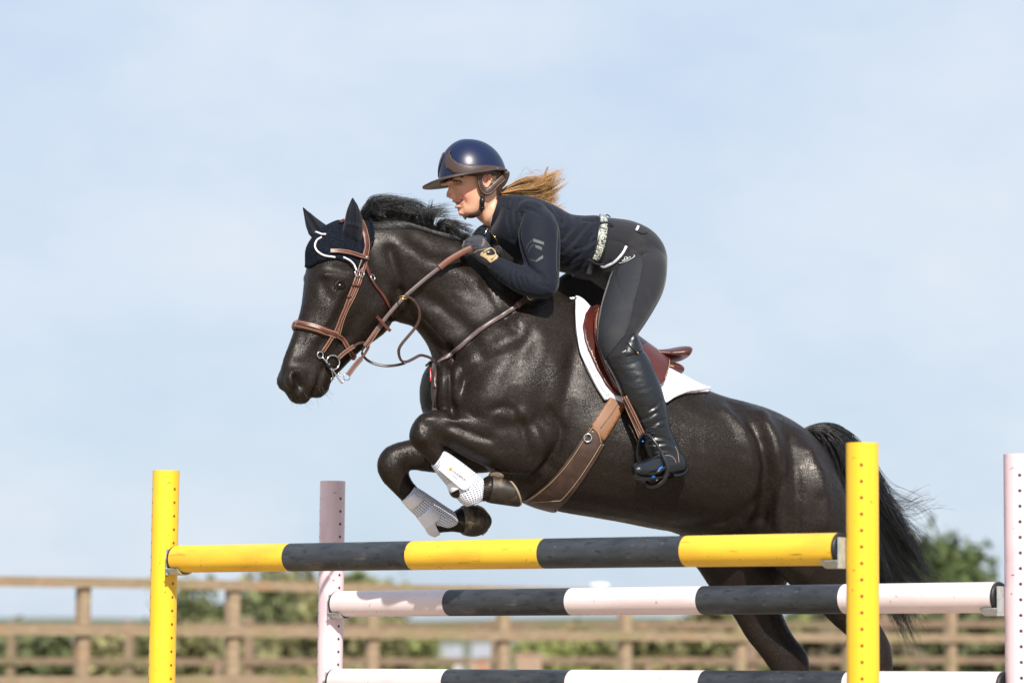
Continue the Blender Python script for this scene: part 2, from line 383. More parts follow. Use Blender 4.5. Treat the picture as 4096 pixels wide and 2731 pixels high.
def perforated(name, base, hole, scale):
    m = mat(name, base, .7, bump=[((60, 60, 60), .2, .003)]); t = m.node_tree; n = t.nodes; l = t.links.new
    tc = n.new('ShaderNodeTexCoord'); mp = n.new('ShaderNodeMapping'); mp.inputs['Scale'].default_value = (scale,)*3; v = n.new('ShaderNodeTexVoronoi')
    v.inputs['Randomness'].default_value = 0.12; v.inputs['Scale'].default_value = 1; l(tc.outputs['UV'], mp.inputs[0]); l(mp.outputs[0], v.inputs[0])
    r = n.new('ShaderNodeMapRange'); r.inputs[1].default_value = .26; r.inputs[2].default_value = .36; l(v.outputs['Distance'], r.inputs[0])
    mx = n.new('ShaderNodeMix'); mx.data_type = 'RGBA'; l(r.outputs[0], mx.inputs['Factor']); mx.inputs['A'].default_value = (*hole, 1); mx.inputs['B'].default_value = (*base, 1)
    l(mx.outputs['Result'], n['Principled BSDF'].inputs['Base Color']); return m
M['mesh_white'] = perforated('perforated_white', (.78, .78, .86), (.13, .16, .21), 1.0)
M['shell_white'] = mat('white_shell', (.66, .66, .70), .4)
M['bulb'] = mat('tan_heel', (.17, .12, .075), .8, noise=[((40, 40, 40), 4, .45, .7, (.06, .042, .03))], bump=[((90, 90, 90), .5, .004)])
# ------------------------------------------------------------------ setting: land, fences, trees
def land_mat():
    return mat('grassland', (.075, .10, .028), .9, noise=[((.05, .05, .05), 5, .42, .6, (.15, .13, .06)), ((.004, .004, .004), 4, .45, .6, (.15, .15, .085)), ((.7, .7, .7), 5, .5, .8, (.05, .06, .02))])
M['land'] = land_mat()
M['sand'] = mat('arena_sand', (.30, .24, .17), .95, noise=[((3, 3, 3), 6, .45, .7, (.22, .17, .12))], bump=[((9, 9, 9), .6, .05)])
def gz(x, y):
    s = np.clip((y-44)/70, 0, 1); s = s*s*(3-2*s)
    hill = 28*np.clip((y-2300)/2500, 0, 1)*(1+.25*np.sin(x/420+1)+.15*np.sin(x/170))
    return -7*s+hill+.5*np.sin(x/60)*np.clip((y-120)/300, 0, 1)
ys = np.concatenate([np.linspace(-60, 40, 11), np.linspace(44, 130, 24), np.geomspace(150, 6000, 30)]); us = np.linspace(-1, 1, 61)
G = []; 
for y in ys:
    w = 150+max(y, 0)*.9
    for u in us: G.append((u*w, y, float(gz(u*w, y))))
nU = len(us); Fg = [(i*nU+j, i*nU+j+1, (i+1)*nU+j+1, (i+1)*nU+j) for i in range(len(ys)-1) for j in range(nU-1)]
tag(mesh('ground', G, Fg, M['land']), kind='structure')
sandm = MB().add([(-25, -15, .004), (25, -15, .004), (25, 34, .004), (-25, 34, .004)], [(0, 1, 2, 3)])
tag(sandm.build('arena_sand', M['sand'], smooth=False), kind='structure')
# wooden post and rail fences
def wood(name, base, alt, moss):
    return mat(name, base, .85, noise=[((7, 7, 24), 5, .45, .72, alt), ((1.3, 1.3, 2.5), 4, .52, .68, moss), ((3.2, 3.2, 1), 2, .6, .72, (.31, .185, .10))], bump=[((25, 25, 60), .5, .01)])
M['wood'] = wood('weathered_wood', (.255, .18, .11), (.34, .25, .16), (.22, .19, .08))
M['wood2'] = wood('dark_weathered_wood', (.19, .125, .08), (.26, .18, .12), (.17, .14, .07))
def FD(px): return 26/(1-.13*px/2300)
def fpt(px): D = FD(px); return np.array(((px-CXP)/FPX*D, D, 0))
A0, A1 = fpt(-600), fpt(4700); fdir = nrm(A1-A0); fn = np.array((fdir[1], -fdir[0], 0))
def frot(d): return np.array([[d[0], d[1]*-1, 0], [d[1], d[0], 0], [0, 0, 1.0]])
def fence(name, P0, P1, rails, zs, step, s0, pw, rh, ptop, m, label, cat='fence', jit=.012):
    root = thing(name, P0, label, cat); d = P1-P0; Lg = np.linalg.norm(d); d = d/Lg; R = np.array([[d[0], -d[1], 0], [d[1], d[0], 0], [0, 0, 1.0]])
    n = R[:, 1]*-1
    for (za, zb, hgt) in rails:
        mb = MB(); s = 0; k = 0
        while s < Lg:                                     # boards nailed end to end
            e = min(s+3.3+.0*random.random(), Lg); a = za+(zb-za)*s/Lg+random.uniform(-jit, jit); b = za+(zb-za)*e/Lg+random.uniform(-jit, jit)
            dz = (b-a)/2; c = P0+d*(s+e)/2+n*(.02+pw/2); hl = (e-s)/2-.004; pts = []
            for xx in (-1, 1):
                for yy in (-1, 1):
                    for zz in (-1, 1):
                        pts.append(c+d*hl*xx+n*.018*yy+np.array((0, 0, (a+b)/2+dz*xx+zz*hgt/2)))
            mb.add(pts, [(0, 1, 3, 2), (4, 6, 7, 5), (0, 4, 5, 1), (2, 3, 7, 6), (0, 2, 6, 4), (1, 5, 7, 3)]); s = e; k += 1
        mb.build('rail', m, root, smooth=False)
    s = s0
    while s < Lg:
        c = P0+d*s; g = zs(s/Lg); t = ptop(s/Lg)+random.uniform(-.012, .012); w = pw*random.uniform(.93, 1.07)
        mb = MB(); sec = []
        for z, sc in ((g, 1), (t-.02, 1), (t, .8)):
            for a in range(10):
                th = 2*math.pi*a/10; rr = w/2*(1+.03*math.sin(3*th+s)); q = [math.copysign(abs(math.cos(th))**.45, math.cos(th)), math.copysign(abs(math.sin(th))**.45, math.sin(th))]
                sec.append(c+d*rr*sc*q[0]+n*rr*sc*q[1]+np.array((0, 0, z)))
        F = [(i*10+j, i*10+(j+1) % 10, (i+1)*10+(j+1) % 10, (i+1)*10+j) for i in range(2) for j in range(10)]+[tuple(range(20, 30))]
        mb.add(sec, F); autosmooth(mb.build('post', m, root), 35); s += step
    return root
sA = np.linalg.norm(fpt(350)-A0); sp = np.linalg.norm(fpt(945)-fpt(350)); s0 = sA-sp*int(sA/sp)
fence('post_and_rail_fence', A0, A1, [(1.325, 1.325, .092), (.885, .885, .098), (.43, .43, .095), (.10, .10, .09)], lambda u: -.2, sp, s0, .125, .09, lambda u: 1.36, M['wood'],
      'weathered timber post and rail fence, the nearer of two, lit pale brown')
B0 = np.array((-10.0, 38.5, 0)); B1 = np.array((15.0, 33.0, 0)); u2 = lambda u: .38+.42*u
fence('post_and_rail_fence', B0, B1, [(.43, .74, .09), (.86, 1.19, .09)], lambda u: -.3, 1.62, .35, .13, .09, lambda u: .95+.31*u, M['wood2'],
      'darker timber post and rail fence standing behind the nearer pale one')
def lathe(mb, c, prof, seg=16, m=0):
    V = [(c[0]+r*math.cos(2*math.pi*j/seg), c[1]+r*math.sin(2*math.pi*j/seg), c[2]+z) for r, z in prof for j in range(seg)]
    F = [(i*seg+j, i*seg+(j+1) % seg, (i+1)*seg+(j+1) % seg, (i+1)*seg+j) for i in range(len(prof)-1) for j in range(seg)]
    return mb.add(V, F, m)
M['white_plastic'] = mat('white_plastic', (.8, .8, .8), .4)
P = fpt(2412); tb = MB(); lathe(tb, (P[0]-.02, P[1]-.08, 1.368), [(0.0, 0), (.09, 0), (.11, .008), (.112, .02), (.105, .04), (.085, .052), (0, .056)])
tag(tb.build('jump_cup', M['white_plastic']), 'small white plastic tub left on the top rail of the nearer fence', 'tub')
# low things between and beyond the fences
M['block'] = mat('stained_wood_block', (.34, .24, .17), .85, noise=[((6, 6, 6), 5, .5, .66, (.42, .14, .06))])
def crate(px, y0, y1, Y, hw, label):
    a = aty(px, y1, Y); b = aty(px, y0, Y); w = hw/FPX*Y; mb = MB(); h = b[2]
    mb.box((a[0], Y, h/2), (2*w, .3, h)); mb.box((a[0], Y, h+.008), (2*w+.03, .33, .016)); mb.box((a[0]-w*.5, Y-.158, h/2), (.05, .012, h*.96)); mb.box((a[0]+w*.5, Y-.158, h/2), (.05, .012, h*.96))
    tag(mb.build('wooden_box', M['block'], smooth=False), label, 'wooden box')
crate(2115, 2615, 2680, 31.5, 50, 'larger stained timber box standing behind the fence below the rails')
crate(1920, 2640, 2680, 32.5, 42, 'smaller orange brown timber box left of the larger one')
for px, yt, lb in ((870, 2650, 'short timber stub post left of the pink and white posts'), (2592, 2632, 'short timber stub post right of the wooden boxes')):
    p = aty(px, yt, 34); mb = MB(); lathe(mb, (p[0], 34, 0), [(.055, -.1), (.05, p[2]-.02), (.04, p[2]), (0, p[2])], 10)
    tag(mb.build('stub_post', M['wood2']), lb, 'post')
# far houses
M['roof_grey'] = mat('grey_roof', (.27, .275, .29), .8); M['render'] = mat('pale_render', (.55, .55, .55), .85); M['pane'] = mat('dark_pane', (.03, .04, .05), .2)
for px, hw, yt, D, lb in ((1965, 75, 2572, 330, 'low grey roofed house far off behind the fences'), (1810, 40, 2578, 400, 'small white walled cottage far off, left of the grey roofed house')):
    c = aty(px, yt, D); g = float(gz(c[0], D)); w = hw/FPX*D; h = c[2]-g; rt = thing('house', (c[0], D, g), lb, 'house')
    mb = MB(); mb.box((c[0], D, g+h*.3), (2*w, 7, h*.6)); mb.build('wall', M['render'], rt, smooth=False)
    mb = MB(); e = h*.6; mb.add([(c[0]-w-.3, D-3.9, g+e), (c[0]+w+.3, D-3.9, g+e), (c[0]+w+.3, D+3.9, g+e), (c[0]-w-.3, D+3.9, g+e), (c[0]-w, D, g+h), (c[0]+w, D, g+h)], [(0, 1, 5, 4), (2, 3, 4, 5), (0, 4, 3), (1, 2, 5), (0, 3, 2, 1)])
    mb.build('roof', M['roof_grey'], rt, smooth=False)
    for k in (-.6, -.1, .5): MB().box((c[0]+k*w, D-3.52, g+h*.32), (.9, .06, .9)).build('window', M['pane'], rt, smooth=False)
# trees and bushes: trunk, limbs, and leaves in clumps
def leafmat(name, a, b): return mat(name, a, .65, attr='tint', spec=.25, noise=[((.8, .8, .8), 3, .4, .65, b)])
M['leafD'] = leafmat('leaves_dark_green', (.135, .15, .065), (.09, .105, .045)); M['leafO'] = leafmat('leaves_olive', (.24, .225, .10), (.165, .155, .07)); M['leafL'] = leafmat('leaves_light_green', (.24, .255, .09), (.17, .18, .065))
M['leafG'] = leafmat('leaves_mid_green', (.105, .135, .048), (.07, .09, .034))
M['leafB'] = leafmat('leaves_brownish', (.17, .14, .085), (.12, .10, .06))
M['bark'] = mat('bark', (.09, .065, .045), .9, bump=[((6, 6, 2), .6, .05)])
def tree(px, ytop, hw, D, m, label, name='tree', cat='tree', leaves=3800, leaf=.20, nclump=46, flat=.9, low=.22, group='trees and bushes beyond the fences', asp=None, seed=0):
    r = np.random.default_rng(seed+int(px)); top = aty(px, ytop-22, D); g = float(gz(top[0], D)); h = top[2]-g; w = hw*1.22/FPX*D
    rt = thing(name, (top[0], D, g), label, cat, group); mb = MB(); base = np.array((top[0], D, g-.1))
    lean = r.normal(size=2)*.03*h; tp = base+np.array((lean[0], lean[1], h*.72)); pts = crom([base, base+(tp-base)*.35+np.array((lean[1], 0, 0)), base+(tp-base)*.7, tp], 4)
    mb.tube(pts, np.linspace(h*.032+.03, h*.006+.01, len(pts)), 8)
    cl = []
    for i in range(nclump):
        u = r.normal(size=3); u /= np.linalg.norm(u); rad = r.uniform(.35, 1)**.6
        z = g+h*(low+(1-low)*(.5+.5*u[2]*rad*.93)); prof = math.sqrt(max(0.04, 1-((z-g)/h-(low+1)/2)**2/((1-low)/2)**2*.92))
        c = np.array((top[0]+u[0]*rad*w*1.0*prof/max(.35, math.hypot(u[0], u[1])), D+u[1]*rad*w*.8*prof, z)); cl.append(c)
        if i < 16:
            st = pts[int(len(pts)*r.uniform(.3, .85))]; mb.tube(crom([st, (st+c)/2+r.normal(size=3)*.04*h, c], 4), np.linspace(h*.010, h*.002, 9), 5)
    mb.build('trunk', M['bark'], rt)
    cl = np.array(cl); k = r.integers(0, nclump, leaves); cs = min(w, h*.6)*r.uniform(.12, .24, nclump)
    cpos = cl[k]+r.normal(size=(leaves, 3))*cs[k][:, None]*np.array((1, 1, .75))
    a = nrm(r.normal(size=(leaves, 3))); b = nrm(np.cross(a, r.normal(size=(leaves, 3)))); s = leaf*r.uniform(.5, 1.2, leaves)[:, None]
    V = np.stack([cpos-a*s, cpos+b*s*.55, cpos+a*s, cpos-b*s*.55], 1).reshape(-1, 3); F = np.arange(leaves*4).reshape(-1, 4)
    ob = mesh('crown', V, quads(F), m, rt, smooth=False)
    tt = (r.uniform(.6, 1.35, nclump)[k]*r.uniform(.75, 1.25, leaves)); paint(ob, 'tint', np.repeat(np.stack([tt, tt*r.uniform(.93, 1.05, leaves), tt], 1), 4, 0))
    return rt
tree(905, 2350, 225, 80, M['leafD'], 'rounded dark green tree behind the second fence post from the left', nclump=80, leaves=8000)
tree(1235, 2275, 210, 88, M['leafO'], 'tall olive green tree rising above the fence beside the left pink and white post', leaves=8000, nclump=80)
tree(1095, 2385, 150, 84, M['leafO'], 'olive green tree filling the gap between the dark and the light green trees', leaves=5200, nclump=60)
tree(1470, 2285, 130, 92, M['leafL'], 'pale green tree top showing over the top rail right of the left pink post', leaves=4600, nclump=60)
tree(575, 2425, 60, 70, M['leafB'], 'thin sapling with sparse leaves left of the left yellow post', leaves=500, nclump=16, leaf=.08, cat='sapling')
tree(3575, 2170, 300, 75, M['leafG'], 'big green tree behind the tail of the horse', leaves=14000, nclump=130)
tree(3850, 2310, 160, 72, M['leafG'], 'lower dark tree between the big tree and the right pink post', leaves=4200, nclump=55, seed=5)
tree(4060, 2410, 130, 74, M['leafL'], 'green bush on the right edge behind the right pink post', leaves=3600, seed=2)
hed = [(90, 2600, 150, M['leafD'], 'dark rounded bush at the far left edge under the middle rail'), (300, 2640, 90, M['leafB'], 'low brownish bush right of the dark one at the left edge'), (455, 2620, 110, M['leafO'], 'olive bush left of the left yellow post'),
       (640, 2585, 120, M['leafL'], 'light green bush behind the left yellow post'), (830, 2535, 140, M['leafO'], 'olive bush below the dark rounded tree'), (1010, 2540, 130, M['leafB'], 'brownish bush below the olive tree'),
       (1180, 2520, 150, M['leafO'], 'olive bush just left of the left pink and white post'), (1420, 2500, 140, M['leafO'], 'wide olive bush behind the fence right of the left pink post'), (1620, 2545, 130, M['leafL'], 'light green bush left of the far cottage'),
       (2240, 2550, 110, M['leafL'], 'light green bush right of the far houses'), (2420, 2590, 100, M['leafO'], 'low olive bush behind the middle of the fence'), (2700, 2560, 150, M['leafO'], 'wide olive bush seen left of the far hind leg of the horse'),
       (2900, 2470, 100, M['leafO'], 'taller olive bush behind the far hind leg of the horse'), (3140, 2480, 130, M['leafL'], 'light bush seen between the hind legs of the horse'), (3400, 2450, 150, M['leafB'], 'brownish bush behind the right yellow post'),
       (3700, 2400, 190, M['leafO'], 'olive hedge bush under the tip of the tail'), (3960, 2430, 170, M['leafD'], 'dark hedge bush beside the right pink post')]
for i, (px, yt, hw, m, lb) in enumerate(hed):
    tree(px, yt-34, hw*1.12, 58+(i*7) % 12, m, lb, name='bush', cat='bush', leaves=4200, nclump=46, low=.0, leaf=.19, seed=i)
# ------------------------------------------------------------------ the jump
def paintmat(name, base, lo, spots, dots=None, rough=.42):
    return mat(name, base, rough, noise=[((3, 12, 12), 6, .46, .72, lo), ((9, 60, 60), 4, .62, .74, tuple(v*.55 for v in lo))]+([((55, 60, 60), 2, .69, .74, spots)] if spots else []), bump=[((18, 30, 30), .15, .004)])
M['yellow'] = paintmat('yellow_paint', (.92, .55, .035), (.80, .40, .03), (.45, .25, .02)); M['charcoal'] = mat('charcoal_paint', (.022, .025, .030), .5,
    noise=[((7, 30, 30), 7, .35, .78, (.052, .057, .064)), ((17, 42, 42), 5, .56, .66, (.014, .017, .024)), ((9, 22, 22), 6, .62, .80, (.13, .115, .09)), ((40, 80, 80), 3, .68, .76, (.10, .09, .075))], bump=[((20, 40, 40), .25, .004)])
M['pink'] = mat('pinkish_white_paint', (.80, .67, .66), .4, noise=[((4, 14, 14), 5, .5, .8, (.70, .55, .54)), ((50, 50, 50), 2, .70, .75, (.55, .38, .32))], bump=[((18, 30, 30), .12, .004)])
def drilled(name, base, hole, lo, plum=None):
    """painted tube with rows of peg holes every 5 cm"""
    m = mat(name, base, .38, noise=[((14, 14, 5), 4, .5, .78, lo), ((60, 60, 110), 2, .70, .74, hole)], bump=[((30, 30, 14), .12, .003)])
    t = m.node_tree; n = t.nodes; l = t.links.new; b = n['Principled BSDF']; src = b.inputs['Base Color'].links[0].from_socket
    tc = n.new('ShaderNodeTexCoord'); s = n.new('ShaderNodeSeparateXYZ'); l(tc.outputs['Object'], s.inputs[0])
    def f(op, a, c=None, d=None):
        q = n.new('ShaderNodeMath'); q.operation = op
        for k, v in enumerate((a, c, d)):
            if v is None: continue
            if isinstance(v, (int, float)): q.inputs[k].default_value = v
            else: l(v, q.inputs[k])
        return q.outputs[0]
    an = f('ARCTAN2', s.outputs[1], s.outputs[0]); an = f('PINGPONG', an, math.pi/3); an = f('MULTIPLY', an, .05)     # arc length from the nearest row
    z = f('PINGPONG', f('ADD', s.outputs[2], -.02), .025); d = f('POWER', f('ADD', f('MULTIPLY', an, an), f('MULTIPLY', z, z)), .5)
    k = f('LESS_THAN', d, .0055); k = f('MULTIPLY', k, f('LESS_THAN', s.outputs[2], 1.432))
    mx = n.new('ShaderNodeMix'); mx.data_type = 'RGBA'; l(k, mx.inputs['Factor']); l(src, mx.inputs['A']); mx.inputs['B'].default_value = (*hole, 1)
    l(mx.outputs['Result'], b.inputs['Base Color']); k2 = f('SUBTRACT', 1.0, k); bu = n.new('ShaderNodeBump'); bu.inputs['Distance'].default_value = .006; bu.inputs['Strength'].default_value = 1
    l(k2, bu.inputs['Height']); l(b.inputs['Normal'].links[0].from_socket, bu.inputs['Normal']); l(bu.outputs[0], b.inputs['Normal']); return m
M['post_yellow'] = drilled('yellow_drilled_post', (.92, .54, .026), (.28, .10, .01), (.84, .52, .012)); M['post_pink'] = drilled('pinkish_drilled_post', (.80, .61, .64), (.05, .035, .035), (.68, .44, .48))
YA = aty(706, 2235, 10.65); YB = aty(3364, 2195, 8.86); pu = nrm((YB-YA)*np.array((1, 1, 0))); pn = np.array((-pu[1], pu[0], 0))     # pn points away from the camera
PA0 = aty(1350, 2414, 11.32); PB0 = aty(3998, 2388, 9.34)
PA1 = aty(1338, 2724, 11.30); PB1 = aty(3998, 2747, 9.36)
def pole(name, A, B, mats, label, group, src=None):
    d = B-A; Lg = float(np.linalg.norm(d)); q = Vector(d).to_track_quat('X', 'Z')
    root = thing(name, A, label, 'pole', group); root.rotation_mode = 'QUATERNION'; root.rotation_quaternion = q
    if src is None:
        mb = MB(); seg = 40; V = []; F = []; mi = []; n = 41
        xs = np.linspace(0, Lg, n)
        for i, x in enumerate(xs):
            for j in range(seg): th = 2*math.pi*j/seg; V.append((x, .05*math.cos(th), .05*math.sin(th)))
        for i in range(n-1):
            for j in range(seg): F.append((i*seg+j, i*seg+(j+1) % seg, (i+1)*seg+(j+1) % seg, (i+1)*seg+j)); mi.append((i//8) % 2)
        ob = mesh('shaft', V, F, None, mats=mats, mi=mi); ob.parent = root
        for x, s in ((0, -1), (Lg, 1)):
            c = MB(); V = []
            prof = [(.0505, -.006*s), (.0507, -.001*s), (.049, .004*s), (.040, .0065*s), (0, .007*s)]
            for r_, dx in prof:
                for j in range(32): th = 2*math.pi*j/32; V.append((x+dx, r_*math.cos(th), r_*math.sin(th)))
            c.add(V, [(i*32+j, i*32+(j+1) % 32, (i+1)*32+(j+1) % 32, (i+1)*32+j) for i in range(4) for j in range(32)]); o = c.build('end_cap', M['rubber']); o.parent = root
    else:
        for ch in src.children: c = ch.copy(); COL.objects.link(c); c.parent = root
    return root
pole('jump_pole', YA, YB, [M['yellow'], M['charcoal']], 'yellow and charcoal striped pole, the top one nearest the camera', None)
gp = 'pinkish white and charcoal striped poles'
p1 = pole('jump_pole', PA0, PB0, [M['pink'], M['charcoal']], 'upper pinkish white and charcoal striped pole, shaded at its left end', gp)
pole('jump_pole', PA1, PB1, None, 'lowest white and charcoal striped pole, along the bottom of the picture', gp, src=p1)
def cup(root, P, side, zc):
    """steel pole cup: plate on the post, hooked tongue under the pole; side=+1 when the pole runs to +pu"""
    c = np.array(P)-np.array(root.location); R = np.array([pu*side, -pn, (0, 0, 1.0)]).T
    mb = MB(); mb.box(c+np.array((0, 0, -.012))-pn*0.0, (.006, .075, .095), R)
    pr = []
    for k in range(9):
        a = math.radians(-52+104*k/8); pr.append((math.sin(a)*.056, -math.cos(a)*.056))
    V = []
    for t_ in (0, .004):
        for x in (.0, .062):
            for (u, w) in pr: s_ = (1+t_/.056); V.append(c+pu*side*x-pn*u*s_+np.array((0, 0, w*s_)))
    n = 9; F = []
    for i in range(n-1):
        F += [(i, i+1, n+i+1, n+i), (2*n+i, 3*n+i, 3*n+i+1, 2*n+i+1), (i, 2*n+i, 2*n+i+1, i+1), (n+i, n+i+1, 3*n+i+1, 3*n+i)]
    F += [(0, n, 3*n, 2*n), (n-1, 2*n-1+2*n, 2*n+n-1, n-1)[:3]]
    mb.add(V, F)
    mb.tube([c-pu*side*.02+pn*.0, c-pu*side*.045], .006, 8)
    ob = mb.build('pole_cup', M['galv'], smooth=False); ob.parent = root; return ob
def post(end, side, m, label, group, poles, rowdir, src=None, gap=.060):
    b = np.array((end[0], end[1], 0))-pu*side*gap+pn*.028
    b[2] = 0; root = thing('jump_post', b, label, 'jump post', group)
    if src is None:
        mb = MB(); seg = 48; V = []; 
        for z, r_ in ((.06, .05), (1.49, .05), (1.49, .0455), (1.40, .0455)):
            for j in range(seg): th = 2*math.pi*j/seg; V.append((r_*math.cos(th), r_*math.sin(th), z))
        mb.add(V, [(i*seg+j, i*seg+(j+1) % seg, (i+1)*seg+(j+1) % seg, (i+1)*seg+j) for i in range(3) for j in range(seg)]); o = mb.build('tube', m, sharp=40)
        mb = MB(); mb.box((0, 0, .045), (.75, .12, .07)).box((0, 0, .05), (.12, .75, .072)); f = mb.build('foot', m, smooth=False)
    else:
        o, f = [ch.copy() for ch in src.children if ch.name.split('.')[0] in ('tube', 'foot')]; COL.objects.link(o); COL.objects.link(f)
        if o.name.startswith('foot'): o, f = f, o
    o.parent = root; f.parent = root; o.rotation_euler = (0, 0, rowdir)
    lid = MB(); lathe(lid, (0, 0, 1.476), [(.0455, 0), (.040, .004), (0, .005)], 24); q = lid.build('end_plug', M['rubber']); q.parent = root
    for E in poles: cup(root, E-pu*side*.014, side, E[2])
    return root
def rdir(px, Y, deg):    # hole row turned deg from the direction to the camera
    P = aty(px, 2200, Y); return math.atan2(-P[1], -P[0])+math.radians(deg)
yp = post(YA, 1, M['post_yellow'], 'left yellow jump post with a steel cup holding the pole end', 'yellow drilled jump posts', [YA], rdir(650, 10.7, 42), gap=.092)
post(YB, -1, M['post_yellow'], 'right yellow jump post in front of the tail of the horse', 'yellow drilled jump posts', [YB], rdir(3440, 8.8, -3), src=yp)
pp = post(PA0, 1, M['post_pink'], 'left pinkish white jump post, partly in shadow, behind the yellow pole', 'pinkish white drilled jump posts', [PA0, PA1], rdir(1320, 11.35, 40))
post(PB0, -1, M['post_pink'], 'right pinkish white jump post at the right edge of the picture', 'pinkish white drilled jump posts', [PB0, PB1], rdir(4073, 9.5, 2), src=pp)
# ------------------------------------------------------------------ the horse
horse = thing('horse', H(2600, 2760, 0), 'black horse in mid jump over the poles, forelegs folded, head low to the left', 'horse')
P = []
neck = [(1400, 905, 1500, 1180, 0, .065), (1455, 885, 1552, 1265, 0, .08), (1530, 872, 1604, 1294, 0, .092), (1620, 877, 1652, 1306, 0, .098, 2, -.1), (1720, 908, 1688, 1342, 0, .104, 2, -.2),
        (1800, 932, 1722, 1392, 0, .112, 2, -.25), (1880, 972, 1742, 1450, 0, .124, 2, -.25), (1975, 1035, 1752, 1510, 0, .14, 2, -.2), (2080, 1090, 1756, 1570, 0, .165, 2, -.2), (2180, 1140, 1765, 1625, 0, .17, 2, -.2), (2260, 1180, 1800, 1670, 0, .15)]
P += loft(H, neck)
torso = [(1795, 1380, 1765, 1640, 0, .10), (1890, 1220, 1835, 1740, 0, .165), (2020, 1120, 1935, 1850, 0, .20, 2.1), (2150, 1130, 2040, 1960, 0, .222, 2.1, -.12), (2260, 1185, 2130, 2016, 0, .238, 2.1, -.2),
         (2350, 1245, 2240, 2046, 0, .252, 2.15, -.25), (2470, 1340, 2370, 2068, 0, .272, 2.2, -.2), (2600, 1440, 2500, 2090, 0, .29, 2.2, -.1), (2740, 1530, 2620, 2114, 0, .297, 2.2, -.03), (2860, 1580, 2740, 2132, 0, .288, 2.2),
         (2960, 1606, 2860, 2150, 0, .272, 2.15, .05), (3060, 1637, 2980, 2170, 0, .262, 2.1, .08), (3150, 1682, 3080, 2190, 0, .25, 2.1, .05), (3225, 1735, 3180, 2190, 0, .225), (3280, 1800, 3250, 2160, 0, .18), (3315, 1870, 3300, 2090, 0, .12), (3325, 1930, 3320, 2030, 0, .04)]
P += loft(H, torso)
# shoulder and breast
P += loft(H, [(2200, 1180, 2300, 1230, .05, .05), (2110, 1240, 2300, 1340, .075, .085), (2010, 1330, 2280, 1470, .10, .105), (1900, 1450, 2240, 1600, .115, .115), (1835, 1560, 2190, 1720, .12, .115), (1815, 1625, 2100, 1770, .12, .10), (1850, 1690, 2030, 1780, .12, .07)], mirror=True)
P += blob(H, 1790, 1560, .075, 62, 130, .085, 0, True); P += blob(H, 1830, 1690, .05, 110, 90, .10, 40, True)
P += blob(H, 2030, 1240, .06, 170, 90, .075, 40, True)
# haunches
near_hind = [(3000, 1720, 3270, 1820, .10, .10), (2975, 1850, 3340, 1900, .125, .135), (2985, 1980, 3385, 2010, .135, .145), (3020, 2110, 3405, 2140, .14, .135), (3080, 2235, 3415, 2255, .145, .11), (3165, 2340, 3440, 2345, .145, .08), (3265, 2430, 3475, 2430, .14, .058),
             (3350, 2510, 3515, 2490, .135, .047), (3420, 2570, 3556, 2565, .13, .043), (3455, 2630, 3566, 2615, .13, .04), (3487, 2700, 3573, 2700, .13, .033), (3505, 2800, 3580, 2800, .13, .028), (3515, 2900, 3588, 2900, .13, .027), (3518, 2960, 3602, 2965, .13, .034), (3530, 3010, 3600, 3020, .13, .030), (3548, 3050, 3615, 3060, .13, .03)]
P += loft(H, near_hind)
far_hind = [(2880, 1750, 3200, 1850, -.10, .10), (2850, 1900, 3240, 1950, -.125, .135), (2740, 2070, 3230, 2080, -.135, .14), (2725, 2180, 3200, 2200, -.14, .125), (2795, 2275, 3160, 2300, -.14, .105), (2850, 2360, 3120, 2390, -.14, .075), (2925, 2450, 3128, 2450, -.14, .056),
            (2985, 2550, 3172, 2540, -.135, .046), (3040, 2620, 3226, 2605, -.13, .043), (3085, 2685, 3238, 2670, -.13, .04), (3125, 2760, 3240, 2750, -.13, .033), (3160, 2850, 3240, 2850, -.13, .028), (3170, 2950, 3250, 2950, -.13, .028), (3170, 3010, 3262, 3010, -.13, .034), (3185, 3060, 3262, 3070, -.13, .03), (3200, 3100, 3280, 3110, -.13, .03)]
P += loft(H, far_hind)
P += blob(H, 3130, 1780, .12, 150, 70, .10, 50, True); P += blob(H, 2790, 2090, .0, 150, 60, .17, 10)
# forelegs
near_fore = [(2215, 1600, 2270, 1760, .12, .07), (2150, 1640, 2225, 1850, .135, .09), (2080, 1645, 2140, 1902, .145, .088), (1995, 1630, 2045, 1897, .145, .082), (1915, 1641, 1965, 1874, .145, .073), (1835, 1643, 1870, 1832, .14, .061), (1760, 1642, 1785, 1782, .135, .05),
             (1700, 1645, 1758, 1766, .135, .047), (1658, 1680, 1760, 1765, .135, .048), (1637, 1725, 1764, 1768, .135, .048), (1636, 1762, 1767, 1776, .135, .045), (1660, 1795, 1768, 1788, .135, .038), (1698, 1828, 1783, 1805, .135, .031), (1735, 1868, 1810, 1832, .135, .026), (1768, 1905, 1845, 1868, .135, .026), (1790, 1945, 1880, 1905, .135, .030), (1800, 1985, 1905, 1930, .135, .036), (1842, 1998, 1915, 1918, .135, .034), (1890, 2003, 1930, 1915, .135, .034), (1925, 2005, 1938, 1910, .135, .042), (1945, 2006, 1955, 1897, .135, .048), (1962, 2004, 1972, 1898, .135, .045)]
P += loft(H, near_fore, seg=24)
